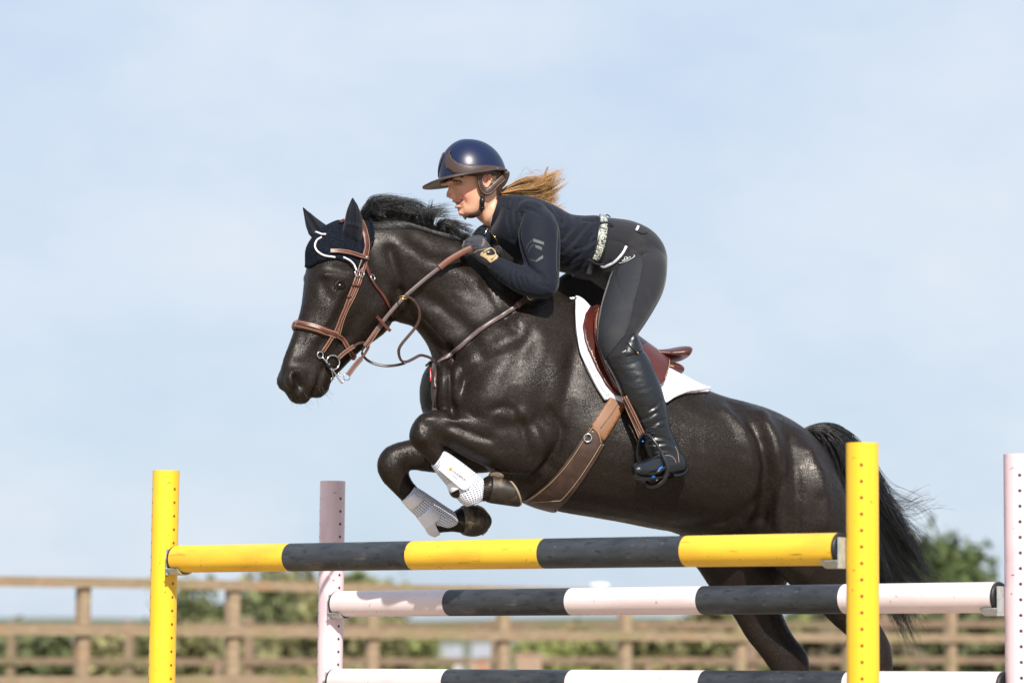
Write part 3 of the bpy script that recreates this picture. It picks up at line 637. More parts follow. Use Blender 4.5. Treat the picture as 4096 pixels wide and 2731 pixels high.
far_fore = [(2080, 1700, 2110, 1850, -.13, .07), (2000, 1700, 2020, 1880, -.135, .085), (1900, 1715, 1910, 1893, -.14, .08), (1800, 1722, 1810, 1895, -.14, .07), (1715, 1733, 1735, 1891, -.14, .058), (1640, 1755, 1665, 1881, -.135, .049), (1588, 1768, 1636, 1878, -.135, .047), (1540, 1790, 1630, 1880, -.135, .048), (1511, 1835, 1629, 1884, -.135, .048), (1509, 1880, 1632, 1892, -.135, .045),
            (1530, 1925, 1640, 1903, -.135, .038), (1565, 1962, 1652, 1925, -.135, .031), (1605, 2003, 1680, 1955, -.135, .026), (1650, 2048, 1722, 1995, -.135, .026), (1690, 2090, 1765, 2030, -.135, .030), (1722, 2132, 1800, 2060, -.135, .036), (1775, 2130, 1812, 2045, -.135, .034), (1815, 2128, 1835, 2030, -.135, .035), (1855, 2135, 1865, 2022, -.135, .042), (1880, 2130, 1885, 2030, -.135, .042)]
P += loft(H, far_fore, seg=24)
# head
head = [(1355, 880, 1470, 960, 0, .045), (1285, 920, 1520, 1080, 0, .080, 2.2), (1238, 985, 1545, 1175, 0, .100, 2.3), (1238, 1050, 1563, 1255, 0, .106, 2.4), (1227, 1120, 1548, 1315, 0, .103, 2.4, .05), (1218, 1190, 1512, 1352, 0, .089, 2.4, .05), (1202, 1255, 1455, 1392, 0, .072, 2.3), (1180, 1315, 1412, 1432, 0, .060, 2.3), (1160, 1370, 1375, 1470, 0, .053, 2.3),
        (1140, 1420, 1345, 1500, 0, .050, 2.3), (1127, 1468, 1322, 1528, 0, .052, 2.3), (1124, 1515, 1300, 1548, 0, .052, 2.2), (1140, 1560, 1260, 1570, 0, .044, 2.2), (1158, 1596, 1240, 1592, 0, .036), (1176, 1614, 1228, 1608, 0, .024)]
P += loft(HD, head)
P += blob(HD, 1480, 1225, .055, 88, 92, .052, 20, True)           # jowl
P += blob(HD, 1322, 1106, .070, 46, 28, .024, 20, True)            # brow ridge
P += blob(HD, 1345, 1230, .058, 120, 22, .024, 112, True)         # facial crest
P += blob(HD, 1172, 1512, .035, 32, 48, .026, 10, True)           # nostril rim
P += blob(HD, 1288, 1546, 0, 29, 36, .033, 0); P += blob(HD, 1270, 1574, 0, 24, 22, .029, 0)
P += blob(HD, 1204, 1588, 0, 36, 31, .037, 10)
# tail dock
P += loft(H, [(3180, 1735, 3200, 1800, 0, .04), (3250, 1730, 3245, 1790, 0, .035), (3320, 1735, 3310, 1790, 0, .028), (3370, 1765, 3345, 1805, 0, .022), (3400, 1810, 3370, 1835, 0, .015)])
sk = fuse(P, .0085, 7); sk.soft(5)
px = proj(sk.V); N = sk.normals(); hd = HD.off(sk.V); hb = H.off(sk.V)
nearm = (hb > -.02).astype(float); ishead = (px[:, 0] < 1600) & (px[:, 1] < 1700)
def st(pts, w, a, m=None): sk.stroke(pts, w, a, mask=nearm if m is None else m, px=px, N=N)
# creases and muscle edges read from the photograph
st([(1797, 1385), (1796, 1480), (1800, 1600), (1815, 1660)], 13, -.030); st([(1700, 1400), (1740, 1460), (1752, 1560), (1760, 1640)], 16, .006)
st([(1600, 1160), (1650, 1260), (1720, 1330), (1775, 1400), (1797, 1440)], 16, -.016); st([(1640, 1200), (1720, 1280), (1800, 1370)], 22, .010)
st([(1560, 1000), (1590, 1100), (1588, 1200), (1575, 1280)], 20, -.018); st([(1650, 950), (1720, 1000), (1800, 1010)], 30, -.010)
st([(1640, 1010), (1700, 1060), (1800, 1080), (1900, 1120), (2000, 1200)], 45, .014); st([(1690, 1180), (1780, 1230), (1880, 1330), (1920, 1420)], 30, -.012); st([(1940, 1140), (2000, 1230), (2060, 1320)], 26, -.012)
st([(1820, 1420), (1900, 1330), (2000, 1270), (2080, 1230), (2150, 1190)], 22, -.012); st([(1850, 1480), (1960, 1400), (2080, 1330)], 34, .012)
st([(2110, 1340), (2080, 1430), (2035, 1530), (2045, 1620)], 34, -.008); st([(2010, 1420), (1965, 1500), (1940, 1590)], 50, .006); st([(2170, 1380), (2200, 1480), (2180, 1600)], 55, .008); st([(2300, 1400), (2285, 1500), (2262, 1620), (2240, 1740), (2200, 1860)], 32, -.010)
st([(1968, 1640), (2010, 1625), (2050, 1640), (2080, 1690), (2110, 1780), (2120, 1830)], 11, -.011); st([(2090, 1660), (2140, 1720), (2160, 1790)], 26, .012)
st([(1800, 1700), (1850, 1718), (1920, 1745), (1965, 1757)], 9, -.013); st([(1800, 1672), (1880, 1680), (1960, 1700)], 18, .006); st([(1830, 1750), (1920, 1800), (2000, 1830)], 26, .008)
st([(2200, 1640), (2248, 1715), (2239, 1770), (2195, 1855), (2140, 1905)], 11, -.016)
st([(1690, 1700), (1720, 1740), (1735, 1790)], 12, -.006); st([(1662, 1735), (1690, 1760)], 16, .005); st([(1560, 1850), (1600, 1830)], 20, .005)
# flank, stifle fold, croup
st([(2930, 1610), (3000, 1680), (3045, 1760), (3066, 1860), (3064, 1960), (3045, 2080)], 24, -.024); st([(2900, 1640), (2962, 1700), (3000, 1800), (3012, 1920), (2990, 2040), (2950, 2090)], 24, .013)
st([(3040, 1650), (3095, 1740), (3122, 1860), (3124, 1960), (3112, 2060), (3130, 2150)], 24, .017); st([(3160, 1760), (3182, 1880), (3192, 2000), (3190, 2130)], 26, -.014); st([(3240, 1800), (3285, 1900), (3305, 2000), (3300, 2100)], 26, .012)
st([(2640, 1700), (2720, 1850), (2760, 1980)], 70, .008); st([(2700, 2115), (2850, 2090), (2960, 2060), (3020, 2000)], 26, -.010); st([(3110, 2180), (3160, 2260), (3220, 2300)], 26, .012); st([(3080, 2190), (3110, 2270)], 14, -.008)
st([(2420, 1700), (2330, 1850), (2240, 1980)], 50, .006)
# ribs, faint
for k in range(4): st([(2560+k*75, 1760), (2570+k*78, 1900), (2540+k*80, 2010)], 15, -.0022)
st([(3060, 1700), (3090, 1780), (3095, 1860)], 14, .006); st([(3130, 1880), (3150, 2000), (3140, 2100)], 12, .005); st([(3230, 1800), (3265, 1880), (3275, 1960)], 18, .006); st([(3085, 1960), (3090, 2060), (3075, 2150)], 12, -.005); st([(3200, 2000), (3215, 2090), (3205, 2160)], 14, .004)
st([(2960, 1640), (3010, 1720), (3035, 1800), (3045, 1880)], 10, .006); st([(2930, 2110), (2980, 2080), (3010, 2030)], 14, .006)
st([(1540, 1812), (1530, 1850), (1545, 1880)], 16, .004); st([(1570, 1800), (1580, 1850), (1575, 1890)], 12, -.005); st([(1670, 1700), (1690, 1720), (1700, 1755)], 12, .005); st([(1700, 1790), (1730, 1830)], 9, -.004); st([(1720, 1700), (1735, 1730), (1752, 1762)], 8, -.006); st([(1660, 1660), (1700, 1672), (1740, 1668)], 12, .004)
# head
st([(1290, 1120), (1300, 1160), (1320, 1190)], 16, -.008); st([(1322, 1140), (1340, 1158), (1370, 1160), (1392, 1142), (1385, 1122), (1352, 1118), (1328, 1132)], 7, .0045); st([(1342, 1140), (1378, 1138)], 13, -.007)
st([(1300, 1085), (1340, 1075), (1385, 1085)], 14, -.006); st([(1300, 1095), (1345, 1098), (1390, 1108)], 10, .006)
st([(1420, 1060), (1470, 1090), (1520, 1140)], 20, -.008); st([(1400, 1160), (1350, 1260), (1300, 1340), (1270, 1400)], 15, -.008); st([(1370, 1160), (1320, 1260), (1275, 1350)], 17, .007)
st([(1430, 1260), (1400, 1330), (1360, 1390)], 20, -.007); st([(1390, 1350), (1330, 1410), (1300, 1440)], 22, -.006)
st([(1300, 1465), (1286, 1490), (1277, 1525), (1262, 1560), (1249, 1590)], 7, -.0125); st([(1290, 1490), (1296, 1530), (1285, 1560)], 11, .005); st([(1262, 1500), (1252, 1545)], 12, .004)
st([(1187, 1500), (1197, 1518), (1200, 1545)], 12, -.032); st([(1165, 1500), (1176, 1485), (1200, 1488), (1215, 1510), (1214, 1545)], 8, .006); st([(1160, 1510), (1168, 1550), (1190, 1580)], 9, .005)
st([(1232, 1500), (1228, 1550), (1218, 1590)], 9, -.005); st([(1250, 1440), (1210, 1450), (1175, 1460)], 22, -.006); st([(1215, 1330), (1200, 1400)], 20, -.005)
# veins and wrinkled skin
rr = np.random.default_rng(3)
for k in range(46):
    x, y = rr.uniform(1620, 2050), rr.uniform(1020, 1330)
    if y > 1560-.62*(2000-x) or y < 960+.35*(x-1600): continue
    a = rr.uniform(.3, 1.2); l = rr.uniform(20, 60); c = rr.uniform(-16, 16)
    st([(x-l*math.cos(a), y-l*math.sin(a)), (x+c, y-c), (x+l*math.cos(a), y+l*math.sin(a))], rr.uniform(6, 10), rr.choice((-1, 1))*rr.uniform(.0008, .0019))
for k in range(16): x, y = 1640+k*8, 1320+k*12; st([(x-12, y+6), (x+26, y-22)], 6, -.004)
st([(2060, 1470), (2030, 1540), (2010, 1600)], 7, .003); st([(1900, 1500), (1935, 1440), (1990, 1400)], 7, .003); st([(2130, 1640), (2100, 1700)], 7, .003)
sk.soft(4)
body = mesh('body', sk.V, sk.F, M['coat'], horse)
BV = sk.bvh()
tint = np.ones((len(sk.V), 3))*1.0
fl = HD.flat(sk.V)
d, _ = poly_dist(proj(sk.V), [(1188, 1502), (1199, 1520), (1202, 1545)]); tint[(d < 13) & (hd > 0)] *= .15  # nostril opening tinted near black: the shade of its depth put into the colour
d, _ = poly_dist(proj(sk.V), [(1290, 1480), (1277, 1525), (1262, 1575)]); m_ = (d < 12); tint[m_] = tint[m_]*(2.2, 2.3, 2.2)
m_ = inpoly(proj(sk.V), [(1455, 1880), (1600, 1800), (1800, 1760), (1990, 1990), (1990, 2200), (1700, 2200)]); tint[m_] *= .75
d, _ = poly_dist(proj(sk.V), [(1500, 900), (1700, 905), (1870, 960)]); 
paint(body, 'tint', tint)
def on(pts, n=6, lift=.003, trim=False):
    """drape a picture line over the horse: 3-d points and skin normals"""
    q = crom(np.array(pts, float)[:, :2], n); out = []; nn = []
    for x, y in q:
        h = hit(BV, x, y); out.append(None if h is None else h[0]+h[1]*lift); nn.append(None if h is None else h[1])
    ok = [i for i, v in enumerate(out) if v is not None]
    for i in range(len(out)):
        if out[i] is None and not trim:
            j = min(ok, key=lambda k: abs(k-i)); Y = out[j]; out[i] = Plane(Y, 18)(q[i][0], q[i][1], 0); nn[i] = nn[j]
    if trim: out, nn = [out[i] for i in ok], [nn[i] for i in ok]
    P_, Nn = np.array(out), np.array(nn)
    for k in range(2): P_[1:-1] = (P_[:-2]+2*P_[1:-1]+P_[2:])/4; Nn[1:-1] = (Nn[:-2]+2*Nn[1:-1]+Nn[2:])/4
    return P_, nrm(Nn)
# the short coat: fine flat hairs lying back along the body
def short_coat(n, ln, wd, seed=11):
    r = np.random.default_rng(seed); lv, ls, lt = sk.F; f = np.stack([lv[ls], lv[ls+1], lv[ls+2], lv[ls+lt-1]], 1); A, B, C, D = (sk.V[f[:, k]] for k in range(4)); ar = np.linalg.norm(np.cross(C-A, D-B), axis=1)
    k = r.choice(len(f), n, p=ar/ar.sum()); u, v = r.random((n, 1)), r.random((n, 1)); P = (A[k]*(1-u)+B[k]*u)*(1-v)+(D[k]*(1-u)+C[k]*u)*v
    Nn = nrm(np.cross(C-A, D-B))[k]; Ns = sk.normals(); Nn = nrm(Ns[f[k, 0]]+Ns[f[k, 2]])
    flow = H.t+np.array((0, 0, -.55)); q = proj(P); head_ = (q[:, 0] < 1560)[:, None]; leg = ((q[:, 1] > 2200) | ((q[:, 0] < 2100) & (q[:, 1] > 1800)))[:, None]
    fl_ = np.where(head_, -HD.t*.5+np.array((0, 0, -1.0)), np.where(leg, H.t*.3+np.array((0, 0, -1.0)), flow))
    sw = np.sin(P[:, 0]*7+P[:, 2]*5)[:, None]*.35; fl_ = nrm(fl_+np.array((0, 0, 1.0))*sw+r.normal(size=(n, 3))*.16); T = nrm(fl_-(fl_*Nn).sum(1, keepdims=True)*Nn); S_ = np.cross(Nn, T)
    l = ln*r.uniform(.6, 1.2, (n, 1)); w = wd*r.uniform(.6, 1.1, (n, 1)); up = r.uniform(.05, .22, (n, 1)); b = P+Nn*.0002; m_ = b+T*l*.55+Nn*l*up*.9; t = b+T*l+Nn*l*up
    V = np.stack([b-S_*w, b+S_*w, m_+S_*w*.8, m_-S_*w*.8, t], 1).reshape(-1, 3); i = np.arange(n)[:, None]*5
    F1 = (i+np.array([0, 1, 2, 3])).ravel(); F2 = (i+np.array([3, 2, 4])).ravel()
    o = mesh('coat_hair', V, (np.concatenate([F1, F2]).astype(np.int32), np.concatenate([np.arange(n)*4, 4*n+np.arange(n)*3]).astype(np.int32), np.concatenate([np.full(n, 4), np.full(n, 3)]).astype(np.int32)), M['coat_hair'], horse)
    tt = r.uniform(.45, 1.7, n); paint(o, 'tint', np.repeat(np.stack([tt, tt, tt], 1), 5, 0)); o['kind'] = 'stuff'; return o
short_coat(400000, .0075, .0005)
# eyes
def sphere(c, r, seg=20, ring=14): return MB().ell(c, np.eye(3)*r, seg, ring)
h = hit(BV, 1359, 1143); E = h[0]-h[1]*.0175
sphere(E, .027).build('eye', M['eye'], horse); sphere(HD.mir(E), .027).build('eye', M['eye'], horse)
# lids
for s in (1, -1):
    mb = MB(); pts = []
    for x, y in ((1331, 1153), (1339, 1138), (1354, 1129), (1373, 1131), (1388, 1143)): 
        c = HD(x, y, HD.off(E)); v = nrm(c-E); p = E+nrm(v+HD.n*.62)*.0285; pts.append(p)
    pts = crom(pts, 4); pts = pts if s > 0 else HD.mir(pts); mb.tube(pts, .0052, 8)
    lo_ = [E+nrm(nrm(HD(x, y, HD.off(E))-E)+HD.n*.9)*.0275 for x, y in ((1334, 1152), (1346, 1160), (1362, 1162), (1378, 1156), (1388, 1146))]; lo_ = crom(lo_, 4); mb.tube(lo_ if s > 0 else HD.mir(lo_), .003, 8)
    o = mb.build('eyelid', M['coat'], horse); paint(o, 'tint', np.full((len(o.data.vertices), 3), .7))
# hooves: horn wall, bars of the sole
def hoof(cor, toe, heel, o, w, label=None):
    """cor: two picture points of the coronet (toe side, heel side); toe, heel: ground edge"""
    C0, C1 = H(*cor[0], o), H(*cor[1], o); T0, T1 = H(*toe, o), H(*heel, o); V = []; k = 28
    for t in (0, .12, .5, .9, 1):
        a = C0+(T0-C0)*t; b = C1+(T1-C1)*t; c = (a+b)/2; u = (a-b)/2; wd = (w*(.84+.2*t))*(1 if 0 < t < 1 else .97)
        for j in range(k):
            th = 2*math.pi*j/k; sx_ = math.cos(th); V.append(c+u*(sx_ if sx_ > -.75 else -.75+(sx_+.75)*.2)*(1 if 0 < t < 1 else .965)+H.n*wd*math.sin(th)*(1 if sx_ > -.3 else 1-.25*(-.3-sx_)))
    F = [(i*k+j, i*k+(j+1) % k, (i+1)*k+(j+1) % k, (i+1)*k+j) for i in range(4) for j in range(k)]
    F += [tuple(range(k))]
    ob = mesh('hoof', V, F, M['hoof'], horse); autosmooth(ob, 45)
    n_ = nrm(np.cross(T0-T1, H.n)); n_ = n_ if n_ @ (T0-C0) > 0 else -n_
    c = np.mean(V[-k:], 0); R = np.array(V[-k:]); mb = MB(); V2 = np.concatenate([R, R+n_*.006, c+(R-c)*.78+n_*.006, c+(R-c)*.74-n_*.004, [c-n_*.004]])
    F2 = [(i*k+j, i*k+(j+1) % k, (i+1)*k+(j+1) % k, (i+1)*k+j) for i in range(3) for j in range(k)]+[(3*k+j, 3*k+(j+1) % k, 4*k) for j in range(k)]
    mb.add(V2, F2).build('sole', M['sole'], ob); return ob
hoof(((1948, 2010), (1965, 1884)), (2076, 2028), (2024, 1912), .135, .058)
bl_ = MB(); bl_.ell(H(1985, 1903, .135), (H(2014, 1908, .135)-H(1985, 1903, .135), H.n*.036, H(1982, 1922, .135)-H(1985, 1903, .135)), 20, 14); bl_.build('heel_bulb', M['bulb'], horse)
fh = fuse(loft(H, [(1843, 2024, 1850, 2138, -.135, .050), (1870, 2015, 1876, 2145, -.135, .058), (1903, 2020, 1905, 2145, -.135, .060), (1930, 2034, 1928, 2137, -.135, .057), (1946, 2048, 1943, 2124, -.135, .052), (1956, 2064, 1952, 2112, -.135, .044)]), .004, 3); fho = mesh('hoof', fh.V, fh.F, M['hoof'], horse)
MB().tube(crom([H(1905, 2020, -.105), H(1932, 2033, -.10), (H(1951, 2057, -.10)), H(1957, 2086, -.105), H(1949, 2118, -.11), H(1928, 2139, -.115)], 6), .0035, 8).build('shoe_rim', M['sole'], fho)
hoof(((3540, 3060), (3615, 3062)), (3515, 3140), (3622, 3120), .13, .058); hoof(((3190, 3110), (3280, 3112)), (3165, 3190), (3285, 3170), -.13, .058)
# ears: long pointed cones inside the fabric of the bonnet (built with the bonnet)
# ------------------------------------------------------------------ mane, forelock and tail
def hairs(name, specs, m, parent, K=14):
    """specs: (root pts, mid pts, tip pts) guide rows; each row (n, spread, root line, path fn, r)"""
    C = []; R = []
    for n, f, r0, r1 in specs:
        for i in range(n):
            c = f(RNG.random(), i); c = crom(c, max(2, (K-1)//(len(c)-1)))[:K] if len(c) < K else c
            idx = np.linspace(0, len(c)-1, K); lo = np.floor(idx).astype(int); hi = np.minimum(lo+1, len(c)-1); c = c[lo]*(1-(idx-lo))[:, None]+c[hi]*(idx-lo)[:, None]
            C.append(c); R.append(np.linspace(r0, r1, K))
    V, F = strands(np.array(C), np.array(R)); return mesh(name, V, F, m, parent)
def clump(f, nl, spread, K=14):
    """hairs gathered in nl locks that follow their own guide and draw together towards the tip"""
    B = []
    for j in range(nl): c = f(RNG.random(), j); c = crom(c, 6); i = np.linspace(0, len(c)-1, K); lo = np.floor(i).astype(int); hi = np.minimum(lo+1, len(c)-1); B.append(c[lo]*(1-(i-lo))[:, None]+c[hi]*(i-lo)[:, None])
    def g(t, i):
        b = B[RNG.integers(nl)]; e = RNG.normal(size=3); e2 = RNG.normal(size=3); u = np.linspace(0, 1, K)[:, None]; L_ = RNG.uniform(.7, 1.0)
        x = u[:, 0]*L_*(K-1); lo = np.floor(x).astype(int); hi = np.minimum(lo+1, K-1); p = b[lo]*(1-(x-lo))[:, None]+b[hi]*(x-lo)[:, None]
        return p+spread*(e*(.35+1.1*np.sin(u*2.6))*.8+e2*u*u*.7)
    return g
def lerp_rows(rows, t):
    x = t*(len(rows)-1); i = min(int(x), len(rows)-2); f = x-i; return np.array(rows[i], float)*(1-f)+np.array(rows[i+1], float)*f
crest = [(1440, 893), (1500, 893), (1560, 886), (1620, 888), (1680, 905), (1740, 925), (1800, 938), (1850, 958), (1885, 985)]
# guide locks: root position on the crest (0..1), then picture points the lock passes
locks = [(.02, [(1450, 850), (1478, 815), (1520, 803)]), (.10, [(1475, 835), (1500, 810), (1560, 806)]), (.16, [(1500, 840), (1530, 810), (1590, 800)]), (.22, [(1525, 840), (1560, 805), (1620, 806)]), (.28, [(1548, 840), (1590, 800), (1650, 818)]), (.34, [(1580, 842), (1620, 800), (1690, 822)]),
         (.38, [(1600, 848), (1650, 815), (1700, 830)]), (.42, [(1625, 862), (1668, 835), (1690, 840)]), (.46, [(1655, 872), (1670, 845), (1690, 870)]), (.52, [(1680, 880), (1705, 850), (1770, 838)]), (.56, [(1700, 880), (1725, 848), (1790, 842)]), (.60, [(1725, 890), (1735, 860), (1745, 840)]),
         (.66, [(1750, 905), (1775, 885), (1850, 900)]), (.70, [(1765, 905), (1800, 885), (1885, 918)]), (.76, [(1790, 920), (1800, 900), (1815, 930)]), (.84, [(1820, 935), (1830, 920), (1850, 940)]), (.92, [(1845, 950), (1865, 945), (1880, 960)]), (.80, [(1800, 930), (1812, 905), (1822, 932)]), (.95, [(1862, 958), (1890, 962), (1925, 975)]), (1.0, [(1880, 968), (1905, 975), (1945, 990)])]
def mane_f(t, i):
    j = RNG.integers(len(locks)); s, g = locks[j]; s = np.clip(s+RNG.normal()*.026, 0, 1); r = lerp_rows(crest, s); o = RNG.normal()*.012
    sp = RNG.normal()*7; g = np.array(g, float); L_ = RNG.uniform(.6, 1.12); e0 = RNG.normal(size=2); b0 = RNG.normal()
    side = RNG.uniform(-.02, .05)*1.0; h0 = H(r[0], r[1]+6, o); pts = [h0]
    for k, q in enumerate(g):
        q2 = np.array(r)+(q-np.array(r))*L_; e = e0*(2.2+3.6*k); pts.append(H(q2[0]+e[0]+sp*(.4+.3*k), q2[1]+e[1]+sp*.35+b0*4*math.sin(k*1.6), o+side*(k+1)/3))
    if RNG.random() < .5: d_ = pts[-1]-pts[-2]; pts.append(pts[-1]+d_*RNG.uniform(.3, .9)+np.array((0, 0, -.01*RNG.random())))
    return np.array(pts)
def crestfuzz(t, i):     # short hair standing along the crest and combed down the near side
    s = RNG.uniform(0, 1); r = lerp_rows(crest, s); o = RNG.uniform(-.01, .02); a = RNG.uniform(.1, 1.2); l = RNG.uniform(14, 40)
    return np.array([H(r[0], r[1]+8, o), H(r[0]+l*.3*math.sin(a), r[1]-l*.35, o), H(r[0]+l*math.sin(a)+8, r[1]-l*.62*math.cos(a), o+.01)])
def lay(t, i):           # mane lying over the near side of the crest
    s = RNG.uniform(0, 1); r = lerp_rows(crest, s); l = RNG.uniform(30, 74)*(1-.35*abs(s-.5)); p = []
    for k in range(5):
        x = r[0]-4+k/4*l*.75; y = r[1]+2+(k/4)**.8*l*.42; h_ = hit(BV, x, max(y, r[1]+1)); 
        p.append(h_[0]+h_[1]*(.003+.002*RNG.random()) if h_ else H(x, y, .03))
    return np.array(p)
def tuft(t, i):          # thick lock under the rider's hand at the withers
    s = RNG.random(); x, y = 1950+s*50, 985+s*18; e = RNG.normal(size=2)*6
    return np.array([H(x, y, .03), H(x+25+e[0], y+5+e[1], .05), H(x+55+e[0], y+25+e[1], .06), H(x+66+e[0], y+62+e[1], .06)])
hairs('mane', [(1900, clump(mane_f, 72, .0050), .0010, .0002), (800, mane_f, .0007, .0002), (1000, crestfuzz, .0010, .0003), (1300, lay, .0010, .0004), (360, tuft, .0010, .0003)], M['hair_black'], horse)
def whisk(t, i):
    x, y = (RNG.uniform(1255, 1310), RNG.uniform(1540, 1590)) if kk_ else (RNG.uniform(1150, 1230), RNG.uniform(1560, 1612)); h_ = hit(BV, x, y)
    if h_ is None: h_ = hit(BV, *((1280, 1560) if kk_ else (1195, 1590)))
    d_ = nrm(h_[1]+np.array((.5, 0, -.9))+RNG.normal(size=3)*.3); l = RNG.uniform(.02, .05); return np.array([h_[0], h_[0]+d_*l*.5, h_[0]+d_*l+np.array((.004, 0, -.006))])
for kk_ in (0, 1): hairs('whiskers', [(14, whisk, .0005, .0002)], M['hair_black'], horse)
tailg = [[(3215, 1722), (3290, 1705), (3370, 1735), (3420, 1850), (3440, 2000), (3480, 2160), (3590, 2290), (3700, 2330)],
         [(3225, 1718), (3300, 1708), (3380, 1760), (3430, 1900), (3480, 2050), (3560, 2150), (3660, 2230), (3716, 2300)],
         [(3215, 1730), (3280, 1722), (3340, 1800), (3390, 1960), (3430, 2120), (3490, 2260), (3560, 2320), (3660, 2320)],
         [(3220, 1725), (3300, 1730), (3360, 1820), (3400, 1980), (3430, 2180), (3500, 2340), (3590, 2460), (3645, 2590)], [(3220, 1725), (3300, 1730), (3365, 1830), (3410, 2000), (3450, 2200), (3520, 2350), (3600, 2430), (3625, 2540)],
         [(3220, 1725), (3300, 1720), (3370, 1790), (3420, 1950), (3470, 2180), (3540, 2350), (3640, 2440), (3655, 2500)],
         [(3215, 1722), (3300, 1706), (3385, 1745), (3440, 1860), (3500, 1950), (3560, 2050), (3640, 2160), (3700, 2270)],
         [(3220, 1720), (3320, 1710), (3420, 1775), (3500, 1900), (3575, 2040), (3655, 2160), (3712, 2260), (3730, 2330)]]
wisp = [[(3230, 1715), (3320, 1705), (3420, 1760), (3500, 1880), (3560, 1970), (3640, 2000), (3730, 2060), (3750, 2170)],
        [(3230, 1715), (3320, 1710), (3420, 1790), (3500, 1950), (3580, 2040), (3660, 2060), (3720, 2010), (3800, 2015)],
        [(3230, 1715), (3320, 1710), (3420, 1790), (3510, 1960), (3600, 2030), (3660, 1990), (3700, 1975), (3730, 1970)],
        [(3230, 1715), (3330, 1715), (3430, 1820), (3530, 2000), (3600, 2080), (3680, 2130), (3750, 2200), (3760, 2230)],
        [(3230, 1715), (3330, 1715), (3420, 1850), (3500, 2120), (3600, 2260), (3700, 2300), (3760, 2320), (3800, 2330)]]
def tail_f(t, i):
    a, b = RNG.integers(len(tailg), size=2); w_ = RNG.uniform(0, .6); g = np.array(tailg[a], float)*(1-w_)+np.array(tailg[b], float)*w_
    L_ = RNG.uniform(.72, 1.06); o = RNG.normal()*.022; e = RNG.normal(size=2); wv = RNG.normal(size=(8, 2)); ph = RNG.uniform(0, 6)
    n_ = 8; pts = []
    for k in range(n_):
        x = k/(n_-1)*7*L_; i0 = min(int(x), 6); q = g[i0]*(1-(x-i0))+g[min(i0+1, 7)]*(x-i0)
        q = q+e*(2+5.5*k)*(.55+.12*k)*.55+wv[0]*math.sin(k*1.3+ph)*k*1.0; pts.append(H(q[0], q[1], o*(.5+.35*k)))
    return np.array(pts)
def wisp_f(t, i):
    g = np.array(wisp[RNG.integers(len(wisp))], float); e = RNG.normal(size=2); o = RNG.normal()*.03; L_ = RNG.uniform(.6, 1.0); pts = []
    for k in range(8):
        x = k*L_; i0 = min(int(x), 6); q = g[i0]*(1-(x-i0))+g[i0+1]*(x-i0); q = q+e*k*3.2; pts.append(H(q[0], q[1], o*k*.3))
    return np.array(pts)
def dock_f(t, i):
    s = RNG.random(); x = 3190+s*190; y = 1722+35*s*s; l = RNG.uniform(20, 70); return np.array([H(x, y+14, RNG.normal()*.012), H(x+l*.5, y-2+RNG.normal()*3, RNG.normal()*.015), H(x+l, y+6+l*.25+RNG.normal()*5, RNG.normal()*.02)])
hairs('tail', [(4300, clump(tail_f, 130, .010, 24), .0013, .0004), (900, tail_f, .0009, .0003), (170, wisp_f, .0009, .0003), (600, dock_f, .0011, .0004)], M['hair_black'], horse, K=24)
# ------------------------------------------------------------------ tack
def near_px(plane, V):
    o = plane.off(V); return proj(np.where((o < 0)[:, None], plane.mir(V), V))
def patch(name, skin, plane, poly, off, m, parent=None, thick=.004, both=True, soft=2, extra=None):
    """a sheet that follows the skin inside a picture outline (mirrored to the far side), with a clean edge"""
    poly = np.array(poly, float); q = near_px(plane, skin.V); ins = inpoly(q, poly)
    if not both: ins &= plane.off(skin.V) > 0
    lv, ls, lt = skin.F; fq = np.stack([lv[ls], lv[ls+1], lv[ls+2], lv[ls+lt-1]], 1); fin = ins[fq].sum(1) >= 3
    if both is False:
        N_ = skin.normals(); fin &= (N_[fq].mean(1) @ (CAMP-skin.V.mean(0))) > 0
    F = fq[fin]; use = np.unique(F); mp = -np.ones(len(skin.V), int); mp[use] = np.arange(len(use)); F = mp[F]
    N = skin.normals()[use]; V = skin.V[use].copy(); qq = q[use]
    e = np.sort(np.concatenate([F[:, [0, 1]], F[:, [1, 2]], F[:, [2, 3]], F[:, [3, 0]]]), axis=1); ue, ct = np.unique(e, axis=0, return_counts=True); bd = np.unique(ue[ct == 1])
    # slide border vertices onto the outline, along the skin
    o = plane.off(V); sg = np.where(o < 0, -1, 1)
    for i in bd:
        p = qq[i]; best = None
        for k in range(len(poly)):
            a, b = poly[k], poly[(k+1) % len(poly)]; ab = b-a; t = np.clip(((p-a) @ ab)/max(ab @ ab, 1e-9), 0, 1); c = a+t*ab; dd = np.linalg.norm(c-p)
            if best is None or dd < best[0]: best = (dd, c)
        if best[0] < 14:
            Vi = V[i] if sg[i] > 0 else plane.mir(V[i]); Ni = N[i] if sg[i] > 0 else N[i]-2*(N[i] @ plane.n)*plane.n
            d = ray(*best[1]); den = d @ Ni
            if abs(den) > .15:
                k = ((Vi-CAMP) @ Ni)/den; nv = CAMP+d*k
                if np.linalg.norm(nv-Vi) < .02: V[i] = nv if sg[i] > 0 else plane.mir(nv)
    sk2 = Skin(V, None, ue); isb = np.zeros(len(V)); isb[bd] = 1; sk2.soft(soft, 1-isb); V = sk2.V
    V = V+N*(off if extra is None else off+extra(qq, V))[..., None] if extra is not None else V+N*off
    ob = mesh(name, V, quads(F), m, parent); s = ob.modifiers.new('thickness', 'SOLIDIFY'); s.thickness = thick; s.offset = -1
    return ob
